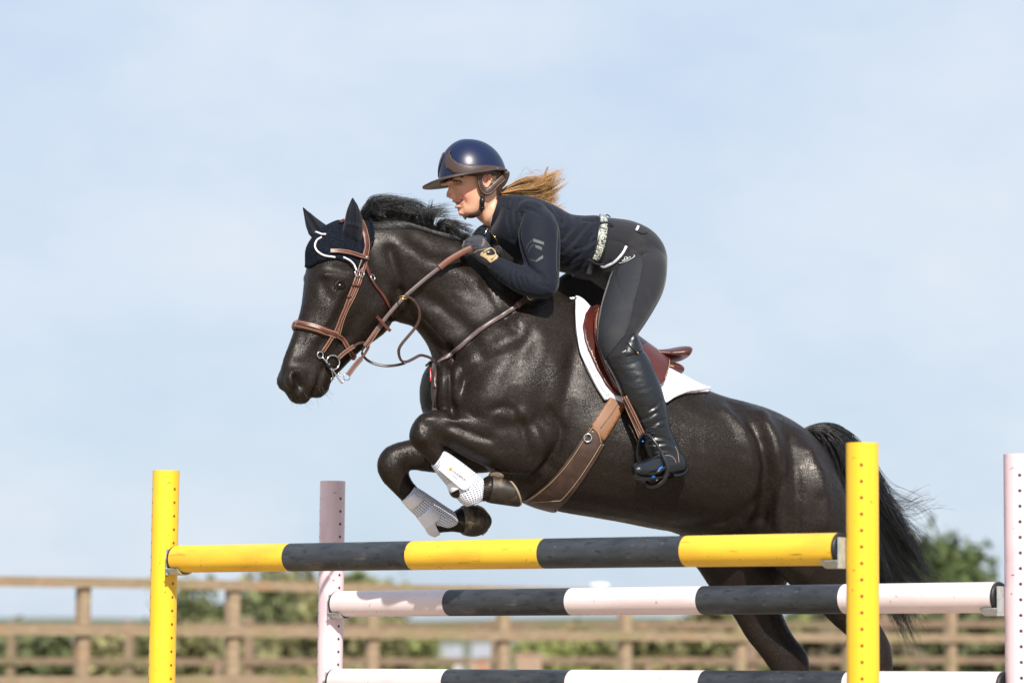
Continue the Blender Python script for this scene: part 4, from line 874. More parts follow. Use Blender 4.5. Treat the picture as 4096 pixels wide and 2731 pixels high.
def strap(name, pts, w, t, m, parent, lift=.002, mirror=None, n=6, mat_i=None):
    P_, Nn = on(pts, n, lift)
    if mirror is not None:
        P_ = np.concatenate([mirror.mir(P_)[::-1], P_]); Nn = np.concatenate([(Nn-2*(Nn @ mirror.n)[:, None]*mirror.n)[::-1], Nn])
    V, F = ribbon(P_, Nn, w, t); return MB().add(V, F).build(name, m, parent, sharp=50), P_, Nn
def stitch(P_, Nn, w, t, parent, m=None, r=.0007):
    T = nrm(np.gradient(P_, axis=0)); A = nrm(np.cross(T, Nn)); mb = MB()
    for s in (-1, 1): mb.tube(P_+A*(w/2-.003)*s+Nn*t, r, 4)
    return mb.build('stitching', m or M['thread'], parent)
def free(pts, oa, ob_, plane=H, n=6, clear=.012):
    """a strap hanging free: offsets run from oa to ob_, kept in front of the horse"""
    q = crom(np.array(pts, float), n); o = np.linspace(oa, ob_, len(q)) if not hasattr(oa, '__len__') else np.interp(np.linspace(0, 1, len(q)), np.linspace(0, 1, len(oa)), oa); out = []
    for (x, y), oo in zip(q, o):
        p = plane(x, y, oo); h_ = hit(BV, x, y)
        if h_ is not None:
            dc = np.linalg.norm(h_[0]-CAMP)-clear
            if np.linalg.norm(p-CAMP) > dc: p = CAMP+nrm(p-CAMP)*dc
        out.append(p)
    out = np.array(out)
    for k in range(4): out[1:-1] = (out[:-2]+2*out[1:-1]+out[2:])/4
    return out
def ring(c, r, t, nrm_, m=None, ex=None):
    n_ = nrm(nrm_); a = nrm(np.cross(n_, (0, 0, 1.0))); b = np.cross(n_, a); th = np.linspace(0, 2*math.pi, 29)[:-1]
    return np.array(c)+r*(np.cos(th)[:, None]*a+np.sin(th)[:, None]*b*(ex or 1))
def text_mesh(name, s, o, xd, yd, size, m, parent, depth=.0004):
    cu = bpy.data.curves.new('t', 'FONT'); cu.body = s; cu.size = 1; cu.extrude = 0; cu.align_x = 'CENTER'; cu.align_y = 'CENTER'; ob = bpy.data.objects.new('t', cu); COL.objects.link(ob)
    dg = bpy.context.evaluated_depsgraph_get(); me = ob.evaluated_get(dg).to_mesh(); V = np.array([v.co[:] for v in me.vertices]); F = [tuple(p.vertices) for p in me.polygons]
    ob.evaluated_get(dg).to_mesh_clear(); bpy.data.objects.remove(ob); bpy.data.curves.remove(cu)
    xd, yd = nrm(xd), nrm(yd); n_ = np.cross(xd, yd)
    return mesh(name, np.array(o)+size*(V[:, :1]*xd+V[:, 1:2]*yd)+n_*depth, F, m, parent, smooth=False)
# ear bonnet
bon = thing('ear_bonnet', H(1350, 950, 0), 'navy crocheted ear bonnet with white cord trim on the head of the horse', 'ear bonnet')
bpoly = [(1425, 830), (1462, 868), (1482, 890), (1491, 930), (1490, 970), (1470, 1000), (1452, 1040), (1436, 1075), (1422, 1092), (1408, 1070), (1388, 1050), (1350, 1038), (1310, 1040), (1270, 1054), (1243, 1070), (1150, 1080), (1150, 800)]
bonnet = patch('crochet_cap', sk, HD, bpoly, .007, M['navy_knit'], bon, thick=.006)
ear_n = [(1409, 789, 1412, 790, .088, .002), (1402, 806, 1420, 806, .088, .010), (1390, 838, 1434, 835, .086, .020), (1383, 870, 1444, 866, .080, .028), (1377, 905, 1448, 902, .072, .033), (1370, 932, 1447, 940, .062, .035), (1378, 955, 1440, 968, .055, .034), (1390, 975, 1432, 985, .045, .028)]
ear_f = [(1209, 825, 1211, 826, -.085, .002), (1214, 845, 1228, 843, -.085, .010), (1221, 880, 1258, 868, -.080, .02), (1227, 908, 1290, 892, -.074, .028), (1240, 938, 1322, 915, -.065, .032), (1262, 965, 1345, 940, -.05, .032)]
for rows in (ear_n, ear_f):
    e_ = fuse(loft(HD, rows, 8, 24), .0032, 4); c = rows[3]; ax = [((a[0]*.42+a[2]*.58)+2, a[1]) for a in rows]
    pxe = proj(e_.V); Ne = e_.normals()
    e_.stroke([(ax[1][0]-2, ax[1][1]), (ax[3][0]-6, ax[3][1]), (ax[-1][0]-8, ax[-1][1]-10)], 9, -.010, px=pxe, N=Ne); e_.stroke([(ax[1][0]+9, ax[1][1]), (ax[3][0]+12, ax[3][1]), (ax[-1][0]+8, ax[-1][1])], 7, .004, px=pxe, N=Ne)
    e_.stroke([(c[0]+8, c[1]+26), (c[2]-12, c[1]+34)], 7, .004, px=pxe, N=Ne); e_.soft(1); mesh('ear_sleeve', e_.V, e_.F, M['navy_cloth'], bon)
for pts in ([(1222, 1000), (1236, 970), (1256, 945), (1270, 936), (1290, 944), (1306, 944)], [(1290, 955), (1272, 968), (1266, 990), (1276, 1008), (1300, 1024), (1340, 1032)], [(1370, 1032), (1394, 1044), (1410, 1062), (1420, 1086)]):
    P_, Nn = on(pts, 8, .010, True); MB().tube(P_, .0034, 8).build('cord_trim', M['white_cord'], bon)
P_, Nn = on([(1455, 870), (1483, 890), (1492, 930), (1490, 968), (1470, 1000), (1452, 1040), (1434, 1076)], 8, .008); P_ += Nn*.002
ph = np.arange(len(P_)); MB().tube(P_, .004+.0022*np.abs(np.sin(ph*.8)), 8).build('scalloped_edge', M['navy_knit'], bon)
# bridle
br = thing('bridle', H(1400, 1300, .1), 'brown leather bridle with padded noseband and steel bit on the head of the horse', 'bridle')
ob, P_, Nn = strap('headpiece', [(1440, 880), (1450, 915), (1458, 950), (1460, 985), (1455, 1015), (1450, 1036)], .024, .005, M['leather'], br, .012, mirror=None); stitch(P_, Nn, .024, .005, ob)
strap('headpiece', [(1376, 893), (1368, 896), (1360, 903)], .014, .005, M['leather'], br, .012)
ob, P_, Nn = strap('browband', [(1322, 1008), (1345, 1009), (1380, 1013), (1410, 1020), (1435, 1028), (1464, 1038)], .017, .006, M['leather'], br, .012); stitch(P_, Nn, .017, .006, ob)
MB().box(P_[-3]+Nn[-3]*.007, (.012, .004, .006)).build('badge', M['steel'], ob)
ob, P_, Nn = strap('cheekpiece', [(1450, 1030), (1434, 1080), (1416, 1130), (1398, 1185), (1384, 1225), (1368, 1262), (1345, 1315), (1318, 1362), (1288, 1408)], .016, .0045, M['leather'], br, .006); stitch(P_, Nn, .016, .0045, ob)
ob, P_, Nn = strap('noseband_hanger', [(1462, 1040), (1448, 1090), (1434, 1135), (1412, 1190), (1388, 1235), (1366, 1290), (1352, 1340)], .014, .004, M['leather'], br, .004); stitch(P_, Nn, .014, .004, ob)
for x, y in ((1421, 1098), (1438, 1100)):
    h = hit(BV, x, y); MB().tube(ring(h[0]+h[1]*.016, .0095, .002, h[1], ex=1.2), .0016, 6, closed=True).build('buckle', M['steel'], br)
for x, y in ((1412, 1140), (1396, 1188), (1428, 1142)):
    h = hit(BV, x, y); MB().ell(h[0]+h[1]*.013, np.array([HD.t*.011, HD.n*.004, (0, 0, .005)]), 10, 6).build('keeper', M['leather'], br)
ob, P_, Nn = strap('throatlash', [(1460, 1055), (1470, 1085), (1483, 1117), (1503, 1150), (1528, 1180), (1546, 1212), (1558, 1240), (1566, 1262)], .013, .004, M['leather'], br, .004)
h = hit(BV, 1484, 1114); MB().tube(ring(h[0]+h[1]*.010, .0095, .002, h[1], ex=1.3), .0016, 6, closed=True).build('buckle', M['steel'], ob)
P_, Nn = on([(1176, 1301), (1200, 1300), (1240, 1307), (1285, 1320), (1322, 1332), (1342, 1340)], 8, .004); P_ = np.concatenate([HD.mir(P_)[::-1], P_]); Nn = np.concatenate([(Nn-2*(Nn @ HD.n)[:, None]*HD.n)[::-1], Nn])
for k in range(3): P_[1:-1] = (P_[:-2]+2*P_[1:-1]+P_[2:])/4
wv = np.interp(np.linspace(-1, 1, len(P_)), [-1, -.7, 0, .7, 1], [.018, .032, .034, .032, .018]); V, F = ribbon(P_, Nn, wv, .008); nb = MB().add(V, F).build('noseband', M['leather'], br, sharp=60)
V, F = ribbon(P_+Nn*.005, Nn, wv*.55, .006); MB().add(V, F).build('padding', M['leather'], nb, sharp=60); stitch(P_, Nn, wv.mean()*.78, .0095, nb, r=.0011)
ob, P_, Nn = strap('noseband_strap', [(1338, 1336), (1362, 1350), (1380, 1372), (1393, 1398), (1404, 1420)], .018, .004, M['leather'], br, .005); stitch(P_, Nn, .018, .004, ob)
ob, P_, Nn = strap('chin_strap', [(1400, 1412), (1412, 1424), (1416, 1440)], .022, .005, M['leather'], br, .004)
bc = hit(BV, 1300, 1440)[0]; BP = Plane(bc+HD.n*.012, 30)                  # the plane of the bit
bit = MB(); 
def bring(x, y, r, t): 
    c = BP(x, y, 0); th = np.linspace(0, 2*math.pi, 33)[:-1]; bit.tube(c+r*(np.cos(th)[:, None]*BP.t+np.sin(th)[:, None]*np.array((0, 0, 1.0))), t, 8, closed=True)
bring(1281, 1419, .0115, .0022); bring(1332, 1449, .026, .0026); bring(1387, 1507, .0125, .0018); bring(1357, 1497, .005, .0018); bring(1330, 1517, .006, .0012)
bit.tube(crom([BP(1288, 1428, 0), BP(1303, 1443, .001), BP(1316, 1460, .002), BP(1332, 1482, .001), BP(1350, 1508, 0), BP(1366, 1531, 0), BP(1378, 1520, 0)], 4), [.003]*25, 8)
bit.tube(crom([BP(1325, 1475, .001), BP(1331, 1500, .0), BP(1333, 1512, 0)], 4), .0012, 6)
bo = bit.build('bit', M['steel'], br); MB().ell(BP(1316, 1461, .002), np.eye(3)*.0125, 18, 12).build('rubber_guard', M['blackgloss'], bo)
bm_ = MB(); bm_.tube([BP(1316, 1461, .002), HD.mir(BP(1316, 1461, .002))], .006, 10); bm_.build('mouthpiece', M['steel'], br)
# reins
re = thing('reins', H(1600, 1250, .15), 'brown leather reins running from the bit to the gloved hands', 'reins')
def fstrap(name, pts, oa, ob_, w, t, m, parent, nn=None, clear=.012, plane=H):
    P_ = free(pts, oa, ob_, plane, clear=clear); Nn = np.tile(nrm(CAMP-P_[len(P_)//2]) if nn is None else nn, (len(P_), 1)); V, F = ribbon(P_, Nn, w, t); return MB().add(V, F).build(name, m, parent, sharp=50), P_, Nn
ob_bit = float(H.off(BP(1358, 1430, 0))); 
main = [(1462, 1385), (1500, 1332), (1540, 1275), (1600, 1205), (1660, 1150), (1720, 1100), (1768, 1064)]
rm, P_, Nn = fstrap('rein', main, ob_bit, .135, .0145, .004, M['rein'], re); 
grip, P2, N2 = fstrap('rubber_grip', [(1758, 1071), (1790, 1045), (1830, 1020), (1862, 1003), (1886, 992)], .137, .150, .023, .006, M['grip'], re)
ob, P3, N3 = fstrap('rein_end', [(1354, 1432), (1372, 1415), (1395, 1398), (1416, 1384)], ob_bit+.004, ob_bit+.006, .017, .006, M['leather'], re); stitch(P3, N3, .017, .006, ob)
ob, P3, N3 = fstrap('converter', [(1410, 1388), (1432, 1374), (1452, 1369), (1468, 1374)], ob_bit+.004, ob_bit+.006, .009, .004, M['leather_dark'], re)
ob, P3, N3 = fstrap('rein_end', [(1392, 1500), (1412, 1472), (1430, 1450), (1445, 1434)], ob_bit, ob_bit, .018, .006, M['leather'], re); stitch(P3, N3, .018, .006, ob)
ob, P3, N3 = fstrap('converter', [(1444, 1434), (1458, 1416), (1470, 1396), (1474, 1382), (1466, 1376)], ob_bit, ob_bit+.006, .010, .004, M['leather'], re)
ob, P3, N3 = fstrap('rein_loop', [(1460, 1386), (1480, 1360), (1504, 1326), (1524, 1298)], ob_bit+.004, ob_bit+.01, .021, .006, M['leather'], re); stitch(P3, N3, .021, .006, ob)
ob, P3, N3 = fstrap('rein_stop', [(1508, 1266), (1520, 1280), (1536, 1298), (1550, 1312), (1562, 1324)], .11, .115, .012, .007, M['leather'], re, clear=.024)
# far rein, passing behind the neck
P_ = np.array([HD.mir(BP(1358, 1430, 0)), H.mir(H(1600, 1205, .13)), H(1905, 950, -.06)]); V, F = ribbon(crom(P_, 6), np.tile(-H.n, (13, 1)), .017, .004); MB().add(V, F).build('rein', M['rein'], re)
V, F = ribbon(crom([H(1868, 962, -.02), H(1885, 958, 0), H(1910, 955, .03)], 4), np.tile(nrm(CAMP-H(1880, 960, 0)), (9, 1)), .012, .005); MB().add(V, F).build('rubber_grip', M['grip'], re)
# breastplate with martingale
bp = thing('breastplate', H(1750, 1450, .05), 'dark leather breastplate with running martingale across the chest and shoulder of the horse', 'breastplate')
ob, P_, Nn = strap('shoulder_strap', [(2112, 1186), (2090, 1206), (2058, 1230), (2000, 1267), (1940, 1306), (1880, 1352), (1830, 1395), (1790, 1428), (1758, 1452)], .0165, .005, M['rein'], bp, .006)
for s in (1,): V, F = ribbon(H.mir(P_), Nn-2*(Nn @ H.n)[:, None]*H.n, .020, .006); MB().add(V, F).build('shoulder_strap', M['leather_dark'], bp)
strap('buckle_end', [(2112, 1186), (2090, 1206), (2062, 1227)], .024, .008, M['leather_dark'], bp, .007); 
h = hit(BV, 2108, 1190); MB().tube(ring(h[0]+h[1]*.018, .012, .002, h[1], ex=1.3), .002, 6, closed=True).build('buckle', M['brass'], bp)
h = hit(BV, 2068, 1223); MB().ell(h[0]+h[1]*.014, np.array([H.t*.012, H.n*.005, (0, 0, .014)]), 12, 8).build('keeper', M['leather'], bp)
h = hit(BV, 1738, 1452); C = h[0]+h[1]*.008; MB().tube(ring(C, .016, .002, H.n, ex=.55), .0024, 8, closed=True).build('ring', M['leather_dark'], bp)
ob, P_, Nn = strap('centre_pad', [(1746, 1462), (1746, 1480), (1745, 1510), (1745, 1535), (1747, 1552)], .024, .008, M['leather_dark'], bp, .008)
P_, Nn = on([(1740, 1481), (1740, 1505), (1740, 1528)], 6, .018); V, F = ribbon(P_, Nn, .007, .0015); MB().add(V, F).build('badge', M['red'], ob); V, F = ribbon(P_[3:10]+Nn[3:10]*.002, Nn[3:10], .0018, .0006); MB().add(V, F).build('badge_print', M['whitepaint'], ob)
strap('centre_strap', [(1748, 1550), (1746, 1580), (1743, 1615), (1742, 1645)], .012, .005, M['leather_dark'], bp, .006)
g1 = [(1742, 1448), (1722, 1432), (1700, 1424), (1680, 1421), (1655, 1434), (1625, 1448), (1604, 1442), (1594, 1412), (1600, 1385), (1630, 1348), (1660, 1312), (1678, 1275), (1676, 1235), (1660, 1206), (1638, 1190), (1620, 1184)]
P_ = free(g1, [.02, .03, .05, .08, .10, .12, .13], 0, clear=.02); T = nrm(np.gradient(P_, axis=0)); Nn = np.cross(T, nrm(np.cross(H.n+np.array((0, .0, .5)), T))); V, F = ribbon(P_, Nn, .011, .003); MB().add(V, F).build('martingale_fork', M['leather_dark'], bp)
g2 = [(1462, 1388), (1450, 1396), (1447, 1412), (1465, 1438), (1500, 1456), (1545, 1464), (1590, 1460), (1622, 1452)]
P_ = free(g2, [.10, .02, 0, .02, .06], 0); Nn = np.tile(nrm(H.n+np.array((0, 0, .3))), (len(P_), 1)); V, F = ribbon(P_, Nn, .010, .003); MB().add(V, F).build('hanging_rein_end', M['leather_dark'], re)
c = free([(1612, 1190), (1612, 1190.5)], .13, .13, clear=.02)[0]; MB().tube(ring(c, .0165, .002, (.15, -.35, .93)), .0024, 8, closed=True).build('ring', M['brass'], bp)
# saddle pad
pad = thing('saddle_pad', H(2450, 1600, .25), 'white quilted saddle pad with grey lace edging under the saddle', 'saddle pad')
ppoly = [(2296, 1120), (2294, 1215), (2296, 1270), (2301, 1330), (2318, 1410), (2348, 1485), (2385, 1555), (2418, 1606), (2440, 1592), (2470, 1606), (2560, 1650), (2652, 1618), (2690, 1594), (2740, 1576), (2800, 1572), (2834, 1572), (2850, 1540), (2850, 1100)]
def padlift(q, V): return .014*np.exp(-((q[:, 0]-2310)/45)**2)*np.exp(-((q[:, 1]-1225)/60)**2)+.004*np.sin(q[:, 0]/13)*0
patch('pad', sk, H, ppoly, .013, M['cloth_white'], pad, thick=.010, extra=padlift)
for pts in ([(2296, 1215), (2298, 1270), (2303, 1330), (2320, 1408), (2350, 1482), (2387, 1552), (2418, 1602)], [(2655, 1616), (2692, 1592), (2741, 1574), (2800, 1569), (2830, 1566)]):
    P_, Nn = on(pts, 8, .014); P_ += Nn*.003; MB().tube(P_, .0055, 8).build('piping', M['cloth_white'], pad)
for pts in ([(2314, 1225), (2315, 1275), (2320, 1325), (2336, 1400), (2366, 1474), (2402, 1545), (2428, 1585)], [(2660, 1600), (2694, 1578), (2742, 1560), (2800, 1557), (2818, 1556)]):
    P_, Nn = on(pts, 8, .0150); V, F = ribbon(P_, Nn, .015, .001); MB().add(V, F).build('lace_trim', M['trim_grey'], pad)
# girth
gi = thing('girth', H(2250, 1900, .27), 'long brown leather girth with tan billets under the belly of the horse', 'girth')
gpoly = [(2395, 1668), (2370, 1712), (2330, 1770), (2285, 1835), (2230, 1905), (2160, 1965), (2082, 2012), (2080, 2060), (2200, 2060), (2240, 2020), (2310, 1940), (2370, 1850), (2412, 1770), (2440, 1700)]
gpoly[0] = (2362, 1700); gpoly[-1] = (2416, 1764); gpoly[-2] = (2405, 1778)
patch('girth_body', sk, H, gpoly, .010, M['leather_dark'], gi, thick=.009)
for both in (False, 'far'):
    V0 = sk.V; tmp = Skin(V0 if both is False else V0, sk.F, sk.E)
    if both == 'far': tmp = Skin(H.mir(sk.V), sk.F, sk.E)
    b_ = patch('billet', tmp, H, [(2446, 1580), (2362, 1705), (2385, 1735), (2412, 1768), (2498, 1632), (2520, 1590)], .012 if both is False else -.012, M['tan'], gi, thick=.006, both=0)
    if both == 'far':
        co = np.empty(len(b_.data.vertices)*3); b_.data.vertices.foreach_get('co', co); co = co.reshape(-1, 3)+np.array(gi.location); b_.data.vertices.foreach_set('co', (H.mir(co)-np.array(gi.location)).ravel()); b_.data.flip_normals(); b_.data.update()
for pts in ([(2367, 1712), (2330, 1768), (2285, 1835), (2232, 1900), (2165, 1958), (2100, 2000)], [(2402, 1775), (2365, 1835), (2310, 1915), (2250, 1985), (2225, 1992), (2130, 1998)], [(2367, 1712), (2390, 1728), (2402, 1772)]):
    P_, Nn = on(pts, 8, .0125); MB().tube(P_, .0011, 4).build('stitching', M['thread'], gi)
for pts in ([(2360, 1710), (2325, 1766), (2280, 1832), (2226, 1902), (2160, 1962), (2095, 2006)], [(2413, 1775), (2374, 1842), (2318, 1925), (2262, 1994), (2210, 2036)]):
    P_, Nn = on(pts, 8, .007); MB().tube(P_, .0055, 8).build('edge_roll', M['leather_dark'], gi)
P_, Nn = on([(2472, 1612), (2440, 1662), (2400, 1715)], 6, .0145); MB().tube(P_, .0012, 4).build('seam', M['leather_dark'], gi)
h = hit(BV, 2350, 1752); MB().tube(ring(h[0]+h[1]*.017, .014, .002, h[1]), .0028, 8, closed=True).build('ring', M['steel'], gi)
# saddle
sa = thing('saddle', H(2550, 1420, 0), 'reddish brown leather jumping saddle on the back of the horse, rider standing off the seat', 'saddle')
patch('panel', sk, H, [(2385, 1225), (2350, 1240), (2330, 1268), (2322, 1318), (2332, 1370), (2352, 1420), (2380, 1482), (2418, 1545), (2455, 1585), (2560, 1600), (2600, 1300)], .022, M['saddle'], sa, thick=.012)
flap = patch('flap', sk, H, [(2400, 1235), (2368, 1250), (2357, 1300), (2358, 1350), (2376, 1420), (2408, 1498), (2444, 1560), (2484, 1596), (2520, 1600), (2600, 1585), (2642, 1545), (2656, 1500), (2656, 1455), (2642, 1410), (2625, 1385), (2560, 1330)], .040, M['saddle'], sa, thick=.007)
P_, Nn = on([(2372, 1252), (2362, 1300), (2364, 1350), (2382, 1418), (2414, 1495), (2448, 1554), (2484, 1590)], 8, .042); MB().tube(P_+Nn*.001, .0012, 4).build('stitching', M['thread'], flap)
P_, Nn = on([(2625, 1392), (2642, 1415), (2652, 1455), (2652, 1500), (2640, 1540)], 8, .042); MB().tube(P_+Nn*.001, .0012, 4).build('stitching', M['thread'], flap)
P_, Nn = on([(2385, 1246), (2374, 1290), (2378, 1350), (2398, 1425), (2432, 1500), (2466, 1560), (2492, 1590)], 8, .050); MB().tube(P_, np.interp(np.linspace(0, 1, len(P_)), [0, .15, .7, 1], [.004, .013, .011, .004]), 12).build('knee_roll', M['saddle'], sa)
seat = [(2372, 1225, 2385, 1262, 0, .03), (2392, 1222, 2400, 1285, 0, .06), (2440, 1290, 2430, 1340, 0, .09), (2510, 1362, 2500, 1410, 0, .11), (2590, 1398, 2590, 1440, 0, .13), (2650, 1398, 2645, 1452, 0, .15), (2700, 1390, 2690, 1452, 0, .155, 2.5), (2728, 1390, 2708, 1445, 0, .13, 2.5), (2741, 1400, 2722, 1432, 0, .08), (2742, 1408, 2730, 1425, 0, .03)]
ss = fuse(loft(H, seat, 8, 32), .006, 4); mesh('seat', ss.V, ss.F, M['saddle'], sa)
pan = [(2560, 1420, 2560, 1450, .085, .04), (2620, 1432, 2620, 1470, .095, .045), (2670, 1444, 2665, 1486, .10, .05), (2705, 1452, 2700, 1500, .10, .05), (2725, 1464, 2718, 1498, .10, .04), (2730, 1475, 2726, 1490, .10, .02)]
for pr in loft(H, pan, 6, 24, mirror=True):
    s2 = fuse([pr], .005, 3); mesh('rear_panel', s2.V, s2.F, M['saddle'], sa)
for y0 in (0, 9):
    q = [H(2650, 1446+y0*1.5, .145), H(2690, 1450+y0*1.6, .150), H(2716, 1456+y0*2.2, .13), H(2728, 1466+y0*1.5, .09)]; MB().tube(crom(q, 6), .0018, 6).build('stitching', M['thread'] if y0 else M['saddle'], sa)
MB().ell(H(2556, 1382, .16), np.array([H.t*.012, H.n*.01, (0, 0, .012)]), 12, 8).build('stirrup_bar', M['brass'], sa)
def lea(pts, oo): P_ = np.array([H(x, y, o) for (x, y), o in zip(pts, oo)]); P_ = crom(P_, 6); Nn = np.tile(nrm(H.n+np.array((-.45, 0, 0))), (len(P_), 1)); V, F = ribbon(P_, Nn, .015, .004); ob = MB().add(V, F).build('stirrup_leather', M['leather'], sa); stitch(P_, Nn, .015, .004, ob)
lea([(2492, 1588), (2515, 1645), (2540, 1700), (2562, 1752)], [.315, .325, .335, .345]); lea([(2500, 1584), (2528, 1640), (2552, 1690), (2574, 1738)], [.335, .342, .348, .352])
st_ = MB()
out_ = [(2566, 1742), (2578, 1735), (2594, 1740), (2612, 1757), (2632, 1786), (2648, 1815), (2662, 1845), (2669, 1872), (2664, 1898), (2650, 1922), (2628, 1938), (2604, 1943), (2590, 1936)]
inn = [(2566, 1742), (2556, 1762), (2551, 1790), (2550, 1820), (2556, 1848), (2566, 1880), (2582, 1915), (2590, 1936)]
oo = [.35, .36, .375, .39, .40, .405, .41, .41, .405, .40, .395, .385, .375]; oi = [.35, .335, .32, .31, .305, .31, .335, .375]
st_.tube(crom([H(x, y, o) for (x, y), o in zip(out_, oo)], 5), np.interp(np.linspace(0, 1, 61), [0, .4, .7, 1], [.0055, .0065, .0105, .009]), 12)
st_.tube(crom([H(x, y, o) for (x, y), o in zip(inn, oi)], 5), .006, 12)
so = st_.build('stirrup', M['black_metal'], sa)
tr = MB(); a = [(H(2566+k*22, 1925-k*10, .335+.012*k)) for k in range(5)]
for da, db in ((.0, .0),): tr.tube(crom([H(2572, 1925, .37), H(2598, 1908, .40), H(2630, 1890, .42), H(2658, 1872, .415)], 5), .011, 10, flat=.5)
tr.build('tread', M['black_metal'], so); 
for (x0, y0, x1, y1) in ((2626, 1884, 2648, 1868), (2594, 1920, 2616, 1906)): MB().tube(crom([H(x0, y0, .42), H((x0+x1)/2+3, (y0+y1)/2-3, .423), H(x1, y1, .42)], 4), .0065, 10, flat=.6).build('blue_insert', M['blue'], so)
MB().ell(H(2627, 1918, .412), np.eye(3)*.004, 10, 8).build('rivet', M['steel'], so)
MB().ell(H(2571, 1765, .352), np.eye(3)*.004, 10, 8).build('clip', M['blue'], so)
# tendon boots with perforated shells
def uvloft(name, plane, rows, m, parent, sub=8, seg=40, scale=.0082, arc=None):
    st = crom(np.array([list(r)+[2.0] if len(r) == 6 else list(r) for r in rows], float), sub); A = plane(st[:, 0], st[:, 1], st[:, 4]); B = plane(st[:, 2], st[:, 3], st[:, 4]); C = (A+B)/2; U = (A-B)/2
    a0, a1 = arc or (0, 2*math.pi); th = np.linspace(a0, a1, seg+1); V = C[:, None]+U[:, None]*np.cos(th)[None, :, None]+plane.n*(st[:, 5:6]*np.sin(th))[..., None]
    n = len(st); k = seg+1; F = [(i*k+j, i*k+j+1, (i+1)*k+j+1, (i+1)*k+j) for i in range(n-1) for j in range(seg)]
    d = np.concatenate([[0], np.cumsum(np.linalg.norm(np.diff(C, axis=0), axis=1))]); per = .25
    ob = mesh(name, V.reshape(-1, 3), F, m, parent); uv = ob.data.uv_layers.new(name='UVMap'); UV = np.stack(np.meshgrid(th/(2*math.pi)*per/scale, d/scale)[::1], -1); UV[..., 0] += .5*(np.round(UV[..., 1]) % 2)*0
    l = np.empty(len(ob.data.loops), np.int32); ob.data.loops.foreach_get('vertex_index', l); uv.data.foreach_set('uv', UV.reshape(-1, 2)[l].ravel())
    s = ob.modifiers.new('thickness', 'SOLIDIFY'); s.thickness = .005; s.offset = 1; return ob
nb_ = thing('tendon_boot', H(1830, 1920, .14), 'white perforated tendon boot with a lettered strap on the near foreleg', 'tendon boot', 'white tendon boots')
uvloft('shell', H, [(1728, 1864, 1770, 1800, .135, .034), (1745, 1890, 1800, 1816, .135, .036), (1768, 1918, 1848, 1850, .135, .038), (1792, 1946, 1892, 1884, .135, .043), (1812, 1966, 1927, 1912, .135, .046), (1826, 1990, 1944, 1936, .135, .046), (1846, 2012, 1944, 1970, .135, .040), (1868, 2026, 1926, 2004, .135, .026)], M['mesh_white'], nb_)
tabs = [(1753, 1876), (1784, 1818), (1880, 1886), (1886, 1912), (1884, 1944), (1866, 1960), (1847, 1957)]
def plate(name, pts, o, th, m, parent, plane=H, bow=.004):
    c = np.mean(pts, 0); V = []; n = len(pts)
    for s_, dz in ((1, 0), (1, th), (.9, th+.0012)):
        for x, y in pts: x2, y2 = c[0]+(x-c[0])*s_, c[1]+(y-c[1])*s_; V.append(plane(x2, y2, o+dz))
    V.append(plane(*c, o+th+bow)); F = [(i*n+j, i*n+(j+1) % n, (i+1)*n+(j+1) % n, (i+1)*n+j) for i in range(2) for j in range(n)]+[(2*n+j, 2*n+(j+1) % n, 3*n) for j in range(n)]
    return MB().add(V, F).build(name, m, parent, sharp=35)
tb_ = plate('strap_tab', tabs, .176, .007, M['shell_white'], nb_)
xd = H(1846, 1911, 0)-H(1804, 1880, 0); yd = H(1812, 1868, 0)-H(1800, 1888, 0); yd = yd-nrm(xd)*(yd @ nrm(xd)); oc = H.off(H(0, 0, 0))
text_mesh('lettering', 'EQUILIBRIUM', H(1837, 1901, .189), xd, yd, .0105, M['greyprint'], tb_); text_mesh('lettering', 'Training', H(1818, 1905, .189), xd, yd, .007, M['greyprint'], tb_)
MB().ell(H(1803, 1874, .188), np.array([H.t*.0055, H.n*.0012, (0, 0, .0065)]), 14, 8).build('emblem', M['orange'], tb_)
MB().ell(H(1865, 1936, .185), np.array([H.t*.017, H.n*.0016, (0, 0, .017)]), 24, 8).build('stud', M['shell_white'], tb_)
uvloft('strap', H, [(1750, 1888, 1792, 1822, .135, .041), (1772, 1906, 1842, 1850, .135, .044)], M['cloth_white'], nb_, arc=(-.9, math.pi*.6)); uvloft('strap', H, [(1786, 1938, 1882, 1880, .135, .047), (1800, 1972, 1900, 1905, .135, .050)], M['cloth_white'], nb_, arc=(-.8, math.pi*.45))
fb_ = thing('tendon_boot', H(1720, 2040, -.14), 'white perforated tendon boot with two straps on the far foreleg', 'tendon boot', 'white tendon boots')
uvloft('shell', H, [(1606, 2002, 1656, 1942, -.135, .034), (1630, 2030, 1690, 1962, -.135, .036), (1662, 2062, 1738, 1994, -.135, .038), (1694, 2092, 1785, 2026, -.135, .042), (1730, 2112, 1824, 2052, -.135, .044), (1766, 2118, 1846, 2078, -.135, .036), (1800, 2116, 1842, 2096, -.135, .018)], M['mesh_white'], fb_)
uvloft('strap', H, [(1608, 2006, 1656, 1960, -.135, .041), (1640, 2040, 1700, 1984, -.135, .043)], M['cloth_white'], fb_, arc=(-.4, 2.2)); uvloft('strap', H, [(1668, 2070, 1722, 2010, -.135, .045), (1705, 2118, 1768, 2046, -.135, .049)], M['cloth_white'], fb_, arc=(-.4, 2.3))
uvloft('fetlock_cup', H, [(1694, 2100, 1770, 2060, -.135, .046), (1715, 2136, 1775, 2090, -.135, .046), (1738, 2148, 1775, 2118, -.135, .034)], M['shell_white'], fb_, arc=(-1.3, 1.3))
